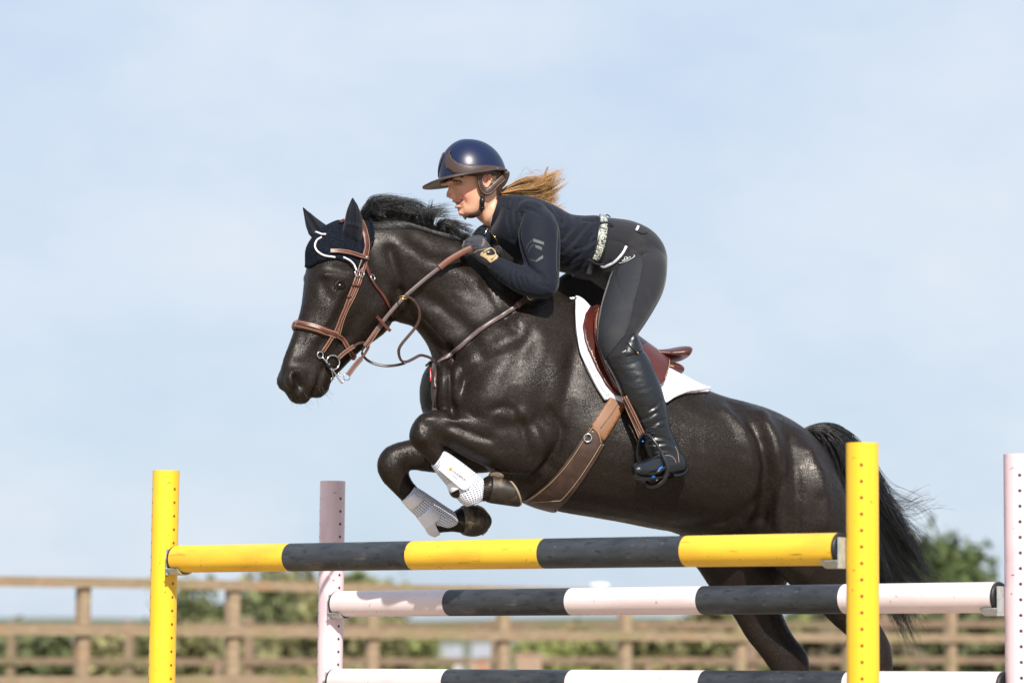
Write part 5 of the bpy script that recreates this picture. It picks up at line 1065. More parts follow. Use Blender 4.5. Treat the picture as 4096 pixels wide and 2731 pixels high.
# ------------------------------------------------------------------ the rider
rider = thing('person', H(2580, 1900, .33), 'woman in dark riding clothes and navy helmet leaning forward over the jumping horse', 'person')
RH = Plane(H(1900, 760, 0), 30)
torso_r = [(1998, 784, 1962, 904, 0, .062), (2035, 782, 1952, 948, 0, .115, 2.2), (2090, 786, 1990, 1000, 0, .155, 2.3), (2150, 802, 2062, 1045, 0, .165, 2.3), (2210, 830, 2140, 1066, 0, .158, 2.3), (2265, 857, 2220, 1080, 0, .145, 2.2), (2320, 864, 2285, 1094, 0, .135, 2.2), (2370, 863, 2335, 1112, 0, .132, 2.2), (2404, 868, 2366, 1120, 0, .132, 2.2)]
hips = [(2396, 870, 2350, 1104, 0, .130, 2.2), (2455, 877, 2396, 1130, 0, .155, 2.3), (2515, 888, 2440, 1160, 0, .170, 2.3), (2575, 918, 2480, 1180, 0, .178, 2.3), (2618, 962, 2500, 1190, 0, .178, 2.2), (2644, 1015, 2510, 1190, 0, .165), (2655, 1070, 2530, 1180, 0, .12)]
thigh = [(2480, 1000, 2640, 1000, .085, .09), (2455, 1070, 2658, 1050, .13, .105), (2436, 1130, 2660, 1110, .17, .105), (2416, 1190, 2645, 1175, .205, .098), (2402, 1250, 2612, 1240, .235, .09), (2394, 1305, 2575, 1300, .26, .08), (2394, 1350, 2545, 1345, .28, .072), (2402, 1395, 2535, 1385, .29, .064), (2420, 1440, 2550, 1420, .298, .060)]
shin = [(2420, 1435, 2535, 1370, .295, .056), (2440, 1472, 2572, 1412, .30, .056), (2462, 1512, 2593, 1445, .305, .057), (2484, 1560, 2613, 1490, .312, .057), (2506, 1605, 2636, 1545, .318, .055), (2534, 1648, 2653, 1605, .322, .050), (2556, 1692, 2665, 1665, .326, .043), (2570, 1735, 2680, 1728, .328, .039), (2578, 1775, 2703, 1775, .330, .037), (2592, 1815, 2722, 1820, .332, .034), (2620, 1855, 2735, 1860, .335, .032)]
farthigh = [(2400, 1000, 2560, 1000, -.085, .09), (2300, 1070, 2560, 1060, -.13, .105), (2236, 1112, 2540, 1120, -.17, .105), (2220, 1160, 2505, 1190, -.205, .10), (2220, 1215, 2470, 1250, -.235, .09), (2234, 1280, 2425, 1310, -.26, .08), (2232, 1345, 2385, 1355, -.28, .07), (2228, 1400, 2350, 1390, -.29, .064), (2224, 1440, 2345, 1410, -.298, .058)]
foot = [(2738, 1835, 2742, 1880, .325, .018), (2722, 1815, 2728, 1890, .33, .028), (2690, 1810, 2700, 1898, .34, .033), (2650, 1812, 2662, 1904, .36, .037), (2608, 1828, 2620, 1908, .385, .042), (2572, 1843, 2585, 1912, .41, .044), (2545, 1853, 2555, 1912, .43, .038), (2530, 1868, 2538, 1900, .445, .018)]
uparm = [(2085, 835, 2190, 840, .115, .055), (2076, 880, 2215, 868, .150, .064), (2073, 930, 2234, 915, .172, .062), (2080, 985, 2239, 970, .190, .057), (2094, 1040, 2238, 1030, .205, .052), (2108, 1090, 2236, 1095, .22, .049), (2125, 1130, 2232, 1150, .228, .047), (2150, 1165, 2215, 1185, .23, .040)]
lowarm = [(2226, 1120, 2196, 1194, .228, .040), (2165, 1090, 2140, 1193, .225, .046), (2105, 1068, 2075, 1172, .215, .045), (2048, 1050, 2015, 1135, .195, .039), (2002, 1030, 1970, 1098, .175, .032), (1980, 1020, 1950, 1070, .165, .027)]
palm = [(1990, 1028, 1958, 1064, .168, .024), (1968, 1003, 1932, 1052, .158, .028), (1946, 968, 1908, 1034, .146, .033), (1922, 954, 1890, 1020, .136, .033), (1898, 955, 1874, 1012, .130, .028), (1884, 962, 1868, 1004, .128, .018)]
def fingers(g):
    out = []
    for k, (x, y, r) in enumerate(((1884, 968, .0098), (1880, 983, .0102), (1878, 998, .0100), (1882, 1010, .0088))):
        a = [H(x+16, y-2, .138), H(x-6, y, .143), H(x-19, y+3, .128), H(x-20, y+5, .104), H(x-8, y+5, .090), H(x+6, y+4, .095)]
        V, F = tube_geo(crom(a, 5), np.interp(np.linspace(0, 1, 26), [0, .3, .35, .7, 1], [r*1.05, r*1.12, r*1.02, r, r*.75])+g, 12); out.append((V, F))
    V, F = tube_geo(crom([H(1938, 968, .125), H(1915, 955, .112), H(1890, 956, .106), H(1870, 964, .108)], 6), np.interp(np.linspace(0, 1, 19), [0, .5, .6, 1], [.015, .0115, .012, .008])+g, 12); out.append((V, F))
    return out
def both(parts): return parts+[(H.mir(V), [f[::-1] for f in F]) for V, F in parts]
neckr = [(1890, 848, 1988, 765, 0, .045), (1904, 866, 1990, 785, 0, .046), (1922, 884, 1998, 805, 0, .048), (1945, 902, 2025, 830, 0, .047), (1980, 925, 2060, 860, 0, .045)]
hd_ = [(1850, 862, 1876, 868, 0, .016), (1842, 852, 1905, 863, 0, .034, 2.2, -.1), (1836, 838, 1935, 850, 0, .047, 2.2, -.12), (1834, 824, 1958, 832, 0, .055, 2.2, -.1), (1826, 806, 1975, 812, 0, .061, 2.2, -.1), (1815, 786, 1988, 790, 0, .066, 2.2, -.08), (1808, 766, 1998, 765, 0, .070, 2.3, -.05), (1803, 745, 2005, 738, 0, .073, 2.3), (1800, 722, 2008, 705, 0, .075, 2.2), (1803, 690, 2002, 668, 0, .074), (1818, 655, 1985, 635, 0, .066), (1850, 622, 1950, 612, 0, .04)]
SH = .025
bodyp = loft(H, torso_r, shrink=SH)+loft(H, hips, shrink=SH)+loft(H, thigh, shrink=SH)+loft(H, farthigh, shrink=SH)+both(loft(H, shin, shrink=.012)+loft(H, foot, shrink=.014)+loft(H, uparm, shrink=SH)+loft(H, lowarm, shrink=SH)+loft(H, palm, shrink=.002)+fingers(-.0012))+loft(H, neckr)+loft(RH, hd_)
# nose, brow, lips, chin, cheeks
bodyp += loft(RH, [(1798, 744, 1830, 748, 0, .007), (1792, 758, 1828, 762, 0, .009), (1787, 771, 1826, 774, 0, .0085), (1785, 780, 1824, 783, 0, .0105), (1792, 788, 1822, 790, 0, .0095), (1802, 795, 1822, 796, 0, .008)], 4, 16)
bodyp += blob(RH, 1800, 783, .009, 6, 5, .005, 0, True)+blob(RH, 1800, 730, .018, 16, 8, .02, 0, True)+blob(RH, 1822, 804, 0, 10, 5, .017)+blob(RH, 1830, 828, 0, 9, 5, .015)+blob(RH, 1852, 851, 0, 16, 14, .018)
bs = fuse(bodyp, .003, 5)
px = proj(bs.V); N = bs.normals(); om = RH.off(bs.V); front = (om > -.02).astype(float)*(px[:, 1] < 900)*(px[:, 0] < 2000)
def fs(pts, w, a): bs.stroke(pts, w, a, mask=front, px=px, N=N)
fs([(1866, 782)], 24, .0045); fs([(1905, 800)], 30, .003); fs([(1812, 731), (1828, 728), (1844, 731)], 9, -.0065); fs([(1808, 716), (1830, 710), (1850, 716)], 7, .003); fs([(1822, 815), (1834, 811), (1848, 803)], 5, -.0095); fs([(1812, 805), (1830, 801), (1848, 797)], 4, .0026); fs([(1824, 824), (1838, 820), (1850, 806)], 4.5, .003)
fs([(1838, 780), (1856, 794), (1862, 812)], 6, -.0028); fs([(1806, 784), (1812, 776), (1810, 768)], 4, -.003); fs([(1803, 787), (1809, 787)], 3, -.006); fs([(1834, 838), (1848, 834)], 6, -.003); fs([(1940, 900), (1975, 830), (1990, 790)], 8, .003); fs([(1925, 880), (1955, 840)], 9, -.003)
bs.soft(1); rb = mesh('body', bs.V, bs.F, M['skin'], rider)
q = proj(bs.V); base = np.array((.74, .42, .28)); tn = np.tile(base, (len(bs.V), 1))
def tintat(pts, w, c, k): 
    global tn
    d, _ = poly_dist(near_px(RH, bs.V), pts); g = (np.exp(-(d/w)**2)*k)[:, None]; tn = tn*(1-g)+np.array(c)*g
tintat([(1850, 790), (1875, 765)], 26, (.78, .24, .19), .6); tintat([(1790, 780)], 9, (.64, .24, .17), .6); tintat([(1812, 805), (1830, 801), (1849, 797)], 3.8, (.60, .22, .18), .75); tintat([(1824, 824), (1838, 820), (1850, 806)], 4.2, (.68, .27, .23), .75); tintat([(1820, 812), (1834, 811), (1848, 802)], 3, (.08, .02, .02), .9)
tintat([(1850, 855), (1880, 862)], 10, (.66, .26, .19), .5); tintat([(1816, 736), (1840, 735)], 5, (.25, .12, .09), .6)
hairline = (q[:, 0] > 1985) & (q[:, 1] < 800) & (q[:, 1] > 640) | (q[:, 1] < 706) & (q[:, 0] > 1870); tn[hairline] = (.14, .07, .03)
paint(rb, 'tint', tn); RB = bs.bvh()
def onr(bv, pts, n=6, lift=.002, pl=RH):
    q = crom(np.array(pts, float), n); o = []; m = []
    for x, y in q:
        hs_ = [k for k in (hit(b, x, y) for b in (bv if isinstance(bv, tuple) else (bv,))) if k]; h = min(hs_, key=lambda k: np.linalg.norm(k[0]-CAMP)) if hs_ else None
        if h: o.append(h[0]+h[1]*lift); m.append(h[1])
    o, m = np.array(o), np.array(m)
    for k in range(2): o[1:-1] = (o[:-2]+2*o[1:-1]+o[2:])/4; m[1:-1] = (m[:-2]+2*m[1:-1]+m[2:])/4
    return o, nrm(m)
# eye, lashes, brows, teeth, ear
h = hit(RB, 1829, 729); Ec = h[0]-h[1]*.0098
for s in (1, -1):
    C = Ec if s > 0 else RH.mir(Ec); fw = nrm(-RH.t+RH.n*.25*s); eb = sphere(C, .0105).build('eye', M['eyeball'], rider); MB().ell(C+fw*.0078, np.array([np.cross(fw, (0, 0, 1))*.0052, fw*.0032, (0, 0, .0052)]), 14, 10).build('iris', M['iris'], eb)
for pts, w in (([(1814, 728), (1823, 723), (1836, 723), (1848, 728)], .0014), ):
    P_, Nn = onr(RB, pts, 6, .0015); MB().tube(P_, .0024, 6).build('eyelash', M['brow'], rider)
P_, Nn = onr(RB, [(1804, 716), (1814, 708), (1834, 704), (1854, 710)], 6, .001); V, F = ribbon(P_, Nn, np.linspace(.008, .004, len(P_)), .0012); MB().add(V, F).build('eyebrow', M['brow'], rider)
P_, Nn = onr(RB, [(1816, 808), (1826, 808), (1836, 805), (1844, 801)], 6, .0005); V, F = ribbon(P_, Nn, .0075, .0015); MB().add(V, F).build('teeth', M['teeth'], rider)
hh = RH(1948, 722, .078)
er = []
for pts, r in (([(1936, 742), (1932, 720), (1936, 702), (1948, 695), (1961, 701), (1964, 718), (1958, 734), (1949, 747), (1942, 748)], .0038), ([(1944, 734), (1950, 722), (1952, 712), (1946, 706)], .003)): er.append(tube_geo(crom([RH(x, y, .080) for x, y in pts], 4), r, 8))
er += blob(RH, 1947, 722, .074, 14, 25, .006); er += blob(RH, 1943, 744, .078, 7, 7, .005)
es = fuse(er, .0017, 3); es.stroke([(1944, 726), (1949, 714)], 5, -.004); eo = mesh('ear', es.V, es.F, M['skin'], rider); paint(eo, 'tint', np.tile((.66, .30, .21), (len(es.V), 1)))
MB().tube(ring(RH(1967, 718, .082), .0055, .001, RH.n+.5*RH.t), .0012, 6, closed=True).build('earring', M['brass'], rider)
# jacket
jp = loft(H, torso_r)+both(loft(H, uparm)+loft(H, lowarm)); jp += blob(H, 1938, 952, -.05, 46, 60, .075, 25)+blob(H, 2125, 850, .12, 62, 50, .055, 20, True)
js = fuse(jp, .0055, 4); px = proj(js.V); N = js.normals()
def jst(pts, w, a): js.stroke(pts, w, a, px=px, N=N)
# folds: gathered sleeve, armpit, waist
for k, (x0, y0, x1, y1, b) in enumerate([(1996, 1036, 1975, 1096, 8), (2012, 1044, 1990, 1108, 10), (2034, 1050, 2008, 1122, 12), (2052, 1056, 2046, 1140, 14), (2068, 1062, 2076, 1150, 14), (2086, 1068, 2100, 1152, 14), (2104, 1074, 2112, 1140, 10)]):
    jst([(x0, y0), ((x0+x1)/2-b, (y0+y1)/2), (x1, y1)], 3.6, -.006); jst([(x0+7, y0), ((x0+x1)/2-b+7, (y0+y1)/2), (x1+7, y1)], 4, .0035)
for pts in ([(2140, 1086), (2165, 1098), (2188, 1125)], [(2145, 1098), (2165, 1118), (2190, 1148)], [(2146, 1112), (2155, 1130), (2172, 1146)]): jst(pts, 4, -.006)
jst([(2132, 1078), (2110, 1060), (2094, 1020), (2076, 960), (2072, 900), (2086, 860)], 5, -.012); jst([(2240, 920), (2236, 1000), (2236, 1080)], 6, -.008)
for pts in ([(2075, 800), (2060, 850), (2062, 920), (2072, 980)], [(2035, 800), (2030, 870), (2050, 960)], [(2100, 835), (2130, 838), (2165, 860)]): jst(pts, 6, -.006)
for pts in ([(2250, 1010), (2300, 960), (2345, 900), (2380, 880)], [(2250, 960), (2290, 910), (2310, 875)], [(2255, 1060), (2320, 1020), (2370, 940)], [(2290, 1080), (2340, 1050), (2372, 1000)], [(2330, 885), (2360, 880), (2385, 890)], [(2244, 900), (2262, 880), (2270, 865)], [(2300, 1000), (2350, 985), (2380, 960)]): jst(pts, 7, -.0065); jst([(x+9, y+7) for x, y in pts], 8, .004)
for pts in ([(2180, 815), (2210, 850), (2222, 880)], [(2215, 830), (2240, 870), (2250, 900)]): jst(pts, 5, -.0035)
js.soft(1)
# leave the neck open and finish at the waist and cuffs
jk = mesh('jacket', js.V, js.F, M['jacket'], rider); JV = js.bvh()
collar = []
for k, (f, b, w) in enumerate(((-.0, 0, 1.0), (0, 0, 1))): pass
cl = loft(H, [(1984, 774, 1948, 893, 0, .054, 2.1), (1990, 780, 1953, 903, 0, .058, 2.1), (2004, 788, 1962, 915, 0, .068, 2.1), (2022, 795, 1968, 930, 0, .086, 2.1)], 4, 40)[0][0][:40*13]; n = 13
cm = mesh('collar', cl, [(i*40+j, i*40+(j+1) % 40, (i+1)*40+(j+1) % 40, (i+1)*40+j) for i in range(n-1) for j in range(40)], M['jacket'], jk); s_ = cm.modifiers.new('thickness', 'SOLIDIFY'); s_.thickness = .004
zl, Nn = onr(JV, [(1946, 918), (1960, 925), (1975, 940), (1988, 960), (1998, 985)], 8, .002); MB().tube(zl, .0014, 6).build('zip', M['brass'], jk)
zp, Nn = onr(JV, [(1951, 914), (1948, 925), (1941, 940)], 5, .006); MB().tube(zp, .0018, 6).build('zip_pull', M['steel'], jk)
for poly in ([(2132, 954), (2152, 960), (2175, 969), (2176, 981), (2154, 973), (2133, 967)], [(2138, 980), (2152, 983), (2167, 989), (2168, 1002), (2155, 998), (2143, 993)], [(2132, 967), (2118, 977), (2105, 1002), (2106, 990), (2112, 974), (2128, 958)], [(2136, 984), (2124, 993), (2114, 1013), (2113, 1003), (2120, 988), (2134, 974)], [(2121, 1034), (2143, 1041), (2143, 1050), (2132, 1047), (2121, 1043)], [(2143, 1041), (2158, 1030), (2172, 1021), (2172, 1034), (2158, 1042), (2145, 1050)]):
    P_ = []
    for x, y in poly: h = hit(JV, x, y); P_.append(h[0]+h[1]*.0018)
    mb = MB(); mb.add(P_+[np.mean(P_, 0)+nrm(CAMP-P_[0])*.001], [(i, (i+1) % len(P_), len(P_)) for i in range(len(P_))]).build('sleeve_print', M['jacket_shine'], jk)
P_, Nn = onr(JV, [(2062, 835), (2090, 845), (2112, 868), (2080, 856)], 6, .0)
for pts in ([(2090, 850), (2130, 836), (2160, 838)], [(1990, 815), (2030, 830), (2068, 850), (2092, 862)]):
    P_, Nn = onr(JV, pts, 8, .0008); MB().tube(P_, .0009, 5).build('seam', M['rubber'], jk)
# breeches
bq = fuse(loft(H, hips)+loft(H, thigh)+loft(H, farthigh), .0055, 4); px = proj(bq.V); N = bq.normals()
def bst(pts, w, a): bq.stroke(pts, w, a, px=px, N=N)
bst([(2568, 1012), (2545, 1018), (2510, 1035), (2470, 1058), (2452, 1085), (2440, 1110)], 8, -.011); bst([(2440, 962), (2480, 968), (2505, 982), (2540, 1000), (2562, 1012), (2590, 1010)], 4, -.0045); bst([(2440, 1050), (2410, 1080), (2380, 1100)], 8, -.006); bst([(2490, 1020), (2520, 1000)], 6, -.004)
for pts in ([(2430, 900), (2425, 960), (2405, 1030), (2385, 1070)], [(2568, 1014), (2572, 1060), (2560, 1130), (2540, 1200), (2520, 1280)], [(2456, 1075), (2470, 1140), (2500, 1200), (2520, 1240)]): bst(pts, 3.2, -.0028)
bst([(2540, 1112), (2555, 1118)], 5, -.005); bst([(2530, 1206), (2545, 1208)], 4, -.003); bq.soft(1)
brc = mesh('breeches', bq.V, bq.F, M['breeches'], rider); QV = bq.bvh()
gp_ = [(2457, 1078), (2500, 1045), (2540, 1022), (2566, 1016), (2572, 1060), (2560, 1130), (2540, 1205), (2522, 1290), (2500, 1345), (2488, 1355), (2420, 1440), (2396, 1380), (2396, 1300), (2412, 1215), (2436, 1140)]
patch('grip_patch', bq, H, gp_, .0016, M['grip_patch'], brc, thick=.0012, both=0)
def loopband(bv, pts, w, t, m, nm, lift, par):
    P_, Nn = onr(bv, pts, 8, lift, H); P_ = np.concatenate([H.mir(P_)[::-1], P_]); Nn = np.concatenate([(Nn-2*(Nn @ H.n)[:, None]*H.n)[::-1], Nn])
    for k in range(5): P_[1:-1] = (P_[:-2]+2*P_[1:-1]+P_[2:])/4
    V, F = ribbon(P_, Nn, w, t); return MB().add(V, F).build(nm, m, par, sharp=50)
bl = loopband((QV, JV), [(2410, 870), (2413, 890), (2412, 930), (2405, 970), (2394, 1010), (2378, 1045), (2368, 1075), (2362, 1090)], .042, .006, M['blackgloss'], 'belt', .003, rider)
P_, Nn = onr((QV, JV), [(2408, 870), (2413, 890), (2411, 930), (2404, 970), (2392, 1008), (2378, 1036)], 8, .0095); V, F = ribbon(P_, Nn, .028, .002); MB().add(V, F).build('crystal_panel', M['crystal'], bl)
for pts in ([(2396, 897), (2410, 899), (2428, 900), (2440, 903), (2455, 907)], [(2360, 1036), (2375, 1046), (2392, 1052), (2408, 1052)]):
    P_, Nn = onr((QV, JV), pts, 6, .0125); V, F = ribbon(P_, Nn, .008, .003); MB().add(V, F).build('belt_loop', M['breeches'], brc)
P_, Nn = onr(QV, [(2505, 986), (2495, 1005), (2478, 1028), (2455, 1050), (2432, 1062), (2415, 1068), (2404, 1062), (2401, 1056)], 8, .002); V, F = ribbon(P_, Nn, .0095, .002); MB().add(V, F).build('pocket_trim', M['silver_trim'], brc)
P_, Nn = onr(QV, [(2553, 906), (2549, 915), (2545, 923)], 6, .002); V, F = ribbon(P_, Nn, .009, .002); MB().add(V, F).build('pocket_trim', M['silver_trim'], brc)
P_, Nn = onr(QV, [(2549, 925), (2560, 931), (2573, 934), (2585, 928)], 6, .003); V, F = ribbon(P_, Nn, .012, .003); MB().add(V, F).build('pocket_flap', M['breeches'], brc)
P_, Nn = onr(QV, [(2477, 1052), (2495, 1052), (2515, 1045), (2538, 1029), (2535, 1021)], 6, .004); MB().tube(P_, .0011, 5).build('print_line', M['whitepaint'], brc)
h = hit(QV, 2508, 1038); lx = nrm(H(2520, 1032, 0)-H(2498, 1044, 0)); ly = nrm(np.cross(h[1], lx)); text_mesh('lettering', 'EST. 2015', h[0]+h[1]*.007-ly*.001, lx, ly, .009, M['whitepaint'], brc)
MB().tube(ring(h[0]+h[1]*.005+ly*.004, .006, .001, h[1]), .001, 5, closed=True).build('emblem', M['whitepaint'], brc)
P_, Nn = onr(QV, [(2377, 868), (2400, 866), (2440, 874)], 4, .006); P_[1:-1] += np.array((0, 0, .006)); MB().tube(P_, .0025, 6).build('back_loop', M['breeches'], brc)
# riding boots
INF = -.005
bt = fuse(loft(H, shin, shrink=INF)+loft(H, foot, shrink=-.003)+blob(H, 2640, 1868, .345, 60, 34, .034), .0042, 4); px = proj(bt.V); N = bt.normals()
def kst(pts, w, a): bt.stroke(pts, w, a, px=px, N=N)
for pts in ([(2575, 1718), (2600, 1712), (2630, 1690), (2655, 1680)], [(2582, 1755), (2615, 1748), (2650, 1752), (2685, 1765)], [(2560, 1680), (2590, 1672), (2625, 1650)], [(2578, 1772), (2620, 1776), (2670, 1772), (2695, 1780)], [(2600, 1640), (2625, 1625), (2645, 1600)]): kst(pts, 7, -.0032); kst([(x, y+10) for x, y in pts], 9, .0018)
for x,y,l in ((2500,1462,50),(2520,1530,30),(2560,1560,40)): kst([(x, y), (x+l*.5, y-5), (x+l, y-14)], 9, -.0010)
kst([(2600, 1892), (2650, 1884), (2662, 1900)], 4, -.004)
def boot(vv, nm):
    o = mesh('riding_boot', vv, bt.F, M['boot'], rider); return o
b1 = boot(bt.V, 'a'); b2 = mesh('riding_boot', H.mir(bt.V), bt.F, M['boot'], rider); b2.data.flip_normals(); TV = bt.bvh()
top = loft(H, [(2512, 1332, 2532, 1336, .300, .040), (2485, 1352, 2545, 1350, .298, .058), (2452, 1408, 2560, 1378, .298, .063), (2440, 1450, 2570, 1405, .300, .064)], 6, 40, shrink=-.001)[0]
tv = fuse([top], .0045, 3); tv.soft(8); mesh('boot_top', tv.V, tv.F, M['boot'], b1); V3 = tv.bvh()
P_, Nn = onr(V3, [(2488, 1352), (2505, 1362), (2528, 1388), (2550, 1412), (2556, 1416)], 6, .002); V, F = ribbon(P_, Nn, .009, .0015); MB().add(V, F).build('boot_flash', M['boot'], b1)
MB().ell(P_[-2]+Nn[-2]*.003, np.eye(3)*.0045, 12, 8).build('stud', M['brass'], b1)
so_ = loft(H, [(2742, 1868, 2748, 1884, .325, .020), (2725, 1886, 2730, 1900, .332, .032), (2700, 1893, 2705, 1910, .342, .036), (2680, 1892, 2684, 1912, .350, .038)], 4, 24, shrink=-.001)[0]; MB().add(*so_).build('heel_block', M['boot'], b1, sharp=50)
so_ = loft(H, [(2655, 1902, 2658, 1914, .362, .038), (2620, 1906, 2624, 1918, .385, .044), (2585, 1908, 2588, 1922, .410, .046), (2552, 1905, 2556, 1918, .432, .040), (2534, 1892, 2538, 1904, .446, .022)], 4, 24)[0]; MB().add(*so_).build('sole', M['rubber'], b1, sharp=50)
for y in (1718, 1738, 1752, 1778, 1792, 1806, 1822):
    P_, Nn = onr(TV, [(2592, y), (2606, y-5), (2620, y-7)], 5, .003)
    if len(P_) > 3: MB().tube(P_, .0021, 6).build('lace', M['rubber'], b1)
for pts in ([(2700, 1786), (2710, 1808), (2716, 1850)], [(2650, 1822), (2680, 1822), (2698, 1836), (2704, 1852)]):
    P_, Nn = onr(TV, pts, 6, .0008); MB().tube(P_, .0009, 4).build('stitching', M['thread'], b1)
# gloves
for s in (1, -1):
    g_ = loft(H, palm, shrink=-.0018)+fingers(.0008); gsk = fuse(g_, .0028, 3); gN = gsk.normals()
    if s > 0:
        gsk.stroke([(1888, 974), (1910, 970)], 3, -.0025); gsk.stroke([(1886, 990), (1910, 986)], 3, -.0025); gsk.stroke([(1888, 1004), (1908, 1001)], 3, -.0025)
        gl = mesh('glove', gsk.V, gsk.F, M['glove'], rider); GV = gsk.bvh(); rGV = gsk
    else: gl2 = mesh('glove', H.mir(gsk.V), gsk.F, M['glove'], rider); gl2.data.flip_normals()
patch('beige_cuff', rGV, H, [(1925, 1010), (1960, 1000), (1992, 1018), (1992, 1032), (1962, 1052), (1945, 1036), (1920, 1022)], .0022, M['beige'], gl, thick=.002, both=0)
P_, Nn = onr(GV, [(1935, 1008), (1955, 997), (1972, 992), (1982, 998), (1982, 1012), (1973, 1030), (1966, 1036)], 6, .006); MB().tube(P_, .0026, 8).build('cuff_piping', M['beige'], gl)
P_, Nn = onr(GV, [(1946, 1012), (1958, 1012), (1972, 1010)], 6, .005); V, F = ribbon(P_, Nn, np.linspace(.010, .022, len(P_)), .003); MB().add(V, F).build('cuff_tab', M['blackgloss'], gl)
P_, Nn = onr(GV, [(1896, 1014), (1908, 1004), (1918, 1001), (1935, 998), (1958, 993)], 6, .002); MB().tube(P_, .0011, 5).build('edge_piping', M['thread'], gl)
h = hit(GV, 1932, 972); lx = nrm(H(1928, 985, 0)-H(1934, 955, 0)); lx = nrm(H(1934, 955, 0)-H(1928, 985, 0)); ly = nrm(np.cross(h[1], lx)); text_mesh('lettering', 'Roeckl', h[0]+h[1]*.004, lx, ly, .0095, M['thread'], gl); text_mesh('lettering', 'SPORTS', h[0]+h[1]*.004-ly*.007, lx, ly, .004, M['thread'], gl)
# helmet
Fp = RH(1888-112, 708+13, 0)-RH(1888, 708, 0); HF = nrm(Fp); HU = nrm(np.cross(HF, RH.n)); HU = HU if HU[2] > 0 else -HU; HS = RH.n; ro_ = math.radians(5.5); HS, HU = nrm(HS*math.cos(ro_)+HU*math.sin(ro_)), nrm(HU*math.cos(ro_)-HS*math.sin(ro_)); HC = RH(1889, 704, 0)
A_, B_, T_ = .129, .105, .139
V = []; F = []; nr, ns = 40, 96
for i in range(nr+1):
    th = (math.pi/2+.06)*i/nr
    for j in range(ns):
        ph = 2*math.pi*j/ns; x, y = math.cos(ph), math.sin(ph); ax = A_*(1.0 if x > 0 else 1.04); e = .96
        V.append(HC+HF*ax*math.copysign(abs(math.sin(th))**e, math.sin(th))*x+HS*B_*math.sin(th)**e*y+HU*T_*math.cos(th)*(1+.02*x))
for i in range(nr):
    for j in range(ns): F.append((i*ns+j, i*ns+(j+1) % ns, (i+1)*ns+(j+1) % ns, (i+1)*ns+j))
V = np.array(V); hel = mesh('helmet', V, F, M['helmet'], rider)
E_ = np.array([(f[0], f[1]) for f in F]+[(f[1], f[2]) for f in F]); Fq = np.array(F)
hs = Skin(V, quads(Fq), E_)
nn_ = nrm(V-HC); 
class HS_(Skin):
    def normals(s): return nn_
hs = HS_(V, quads(Fq), E_)
HV = BVHTree.FromPolygons(V.tolist(), [list(f) for f in F])
hpoly = [(1836, 560), (1806, 594), (1784, 626), (1779, 655), (1785, 674), (1800, 681), (1812, 695), (1905, 700), (1985, 700), (2040, 730), (2046, 700), (2026, 679), (1998, 667), (1960, 662), (1905, 661), (1862, 660), (1829, 651), (1809, 634), (1801, 614), (1808, 592), (1838, 563)]
hpoly = hpoly[:-1]
patch('leather_band', hs, RH, hpoly, .0016, M['helmet_brown'], hel, thick=.0022, soft=1)
for pts in ([(1834, 562), (1806, 593), (1785, 627), (1781, 655), (1787, 672), (1801, 679), (1812, 693)], [(2026, 682), (1998, 670), (1960, 664), (1905, 663), (1862, 662), (1828, 653), (1807, 635), (1800, 614), (1807, 592), (1838, 563)]):
    P_, Nn = onr(HV, pts, 8, .0042); MB().tube(P_, .0011, 4).build('stitching', M['thread'], hel)
P_, Nn = onr(HV, [(1754, 706), (1770, 699), (1790, 693), (1808, 690)], 6, .002); V, F = ribbon(P_, Nn, .008, .003); MB().add(V, F).build('chrome_trim', M['chrome'], hel)
P_, Nn = onr(HV, [(1803, 618), (1805, 603), (1814, 584)], 6, .002); V, F = ribbon(P_, Nn, [.002]+[.008]*(len(P_)-2)+[.002], .003); MB().add(V, F).build('chrome_trim', M['chrome'], hel)
P_, Nn = onr(HV, [(1818, 574), (1830, 567), (1842, 560), (1860, 553)], 6, .003); V, F = ribbon(P_, Nn, .010, .003); MB().add(V, F).build('chrome_trim', M['chrome'], hel)
h = hit(HV, 1899, 663); MB().ell(h[0]+h[1]*.003, np.array([HF*.006, h[1]*.003, HU*.006]), 14, 8).build('rivet', M['chrome'], hel)
# brim
V = []; F = []; ns = 81
for j in range(ns):
    ph = math.radians(-112+224*j/(ns-1)); c, s_ = math.cos(ph), math.sin(ph); ex = .008+.066*max(0, c)**1.15; rr0 = np.array((A_*c, B_*s_))
    if c < 0: rr0[0] = A_*1.04*c
    d2 = rr0/np.linalg.norm(rr0)
    for k, (u, z) in enumerate(((-.12, .010), (.0, .010), (.35, .009), (.7, .005), (1.0, -.001), (1.0, -.006), (.7, -.003), (.35, .001), (-.12, -.001))):
        p = rr0+d2*ex*u; V.append(HC+HF*p[0]+HS*p[1]+HU*(z-.006-.004*u*max(0, c)+.02*(1-max(0, c))*0+.010*max(0, -c)))
kk = 9
for j in range(ns-1):
    for k in range(kk): F.append((j*kk+k, j*kk+(k+1) % kk, (j+1)*kk+(k+1) % kk, (j+1)*kk+k))
F += [tuple(range(kk)), tuple((ns-1)*kk+k for k in range(kk))[::-1]]
mesh('brim', V, F, M['helmet_brown'], hel)
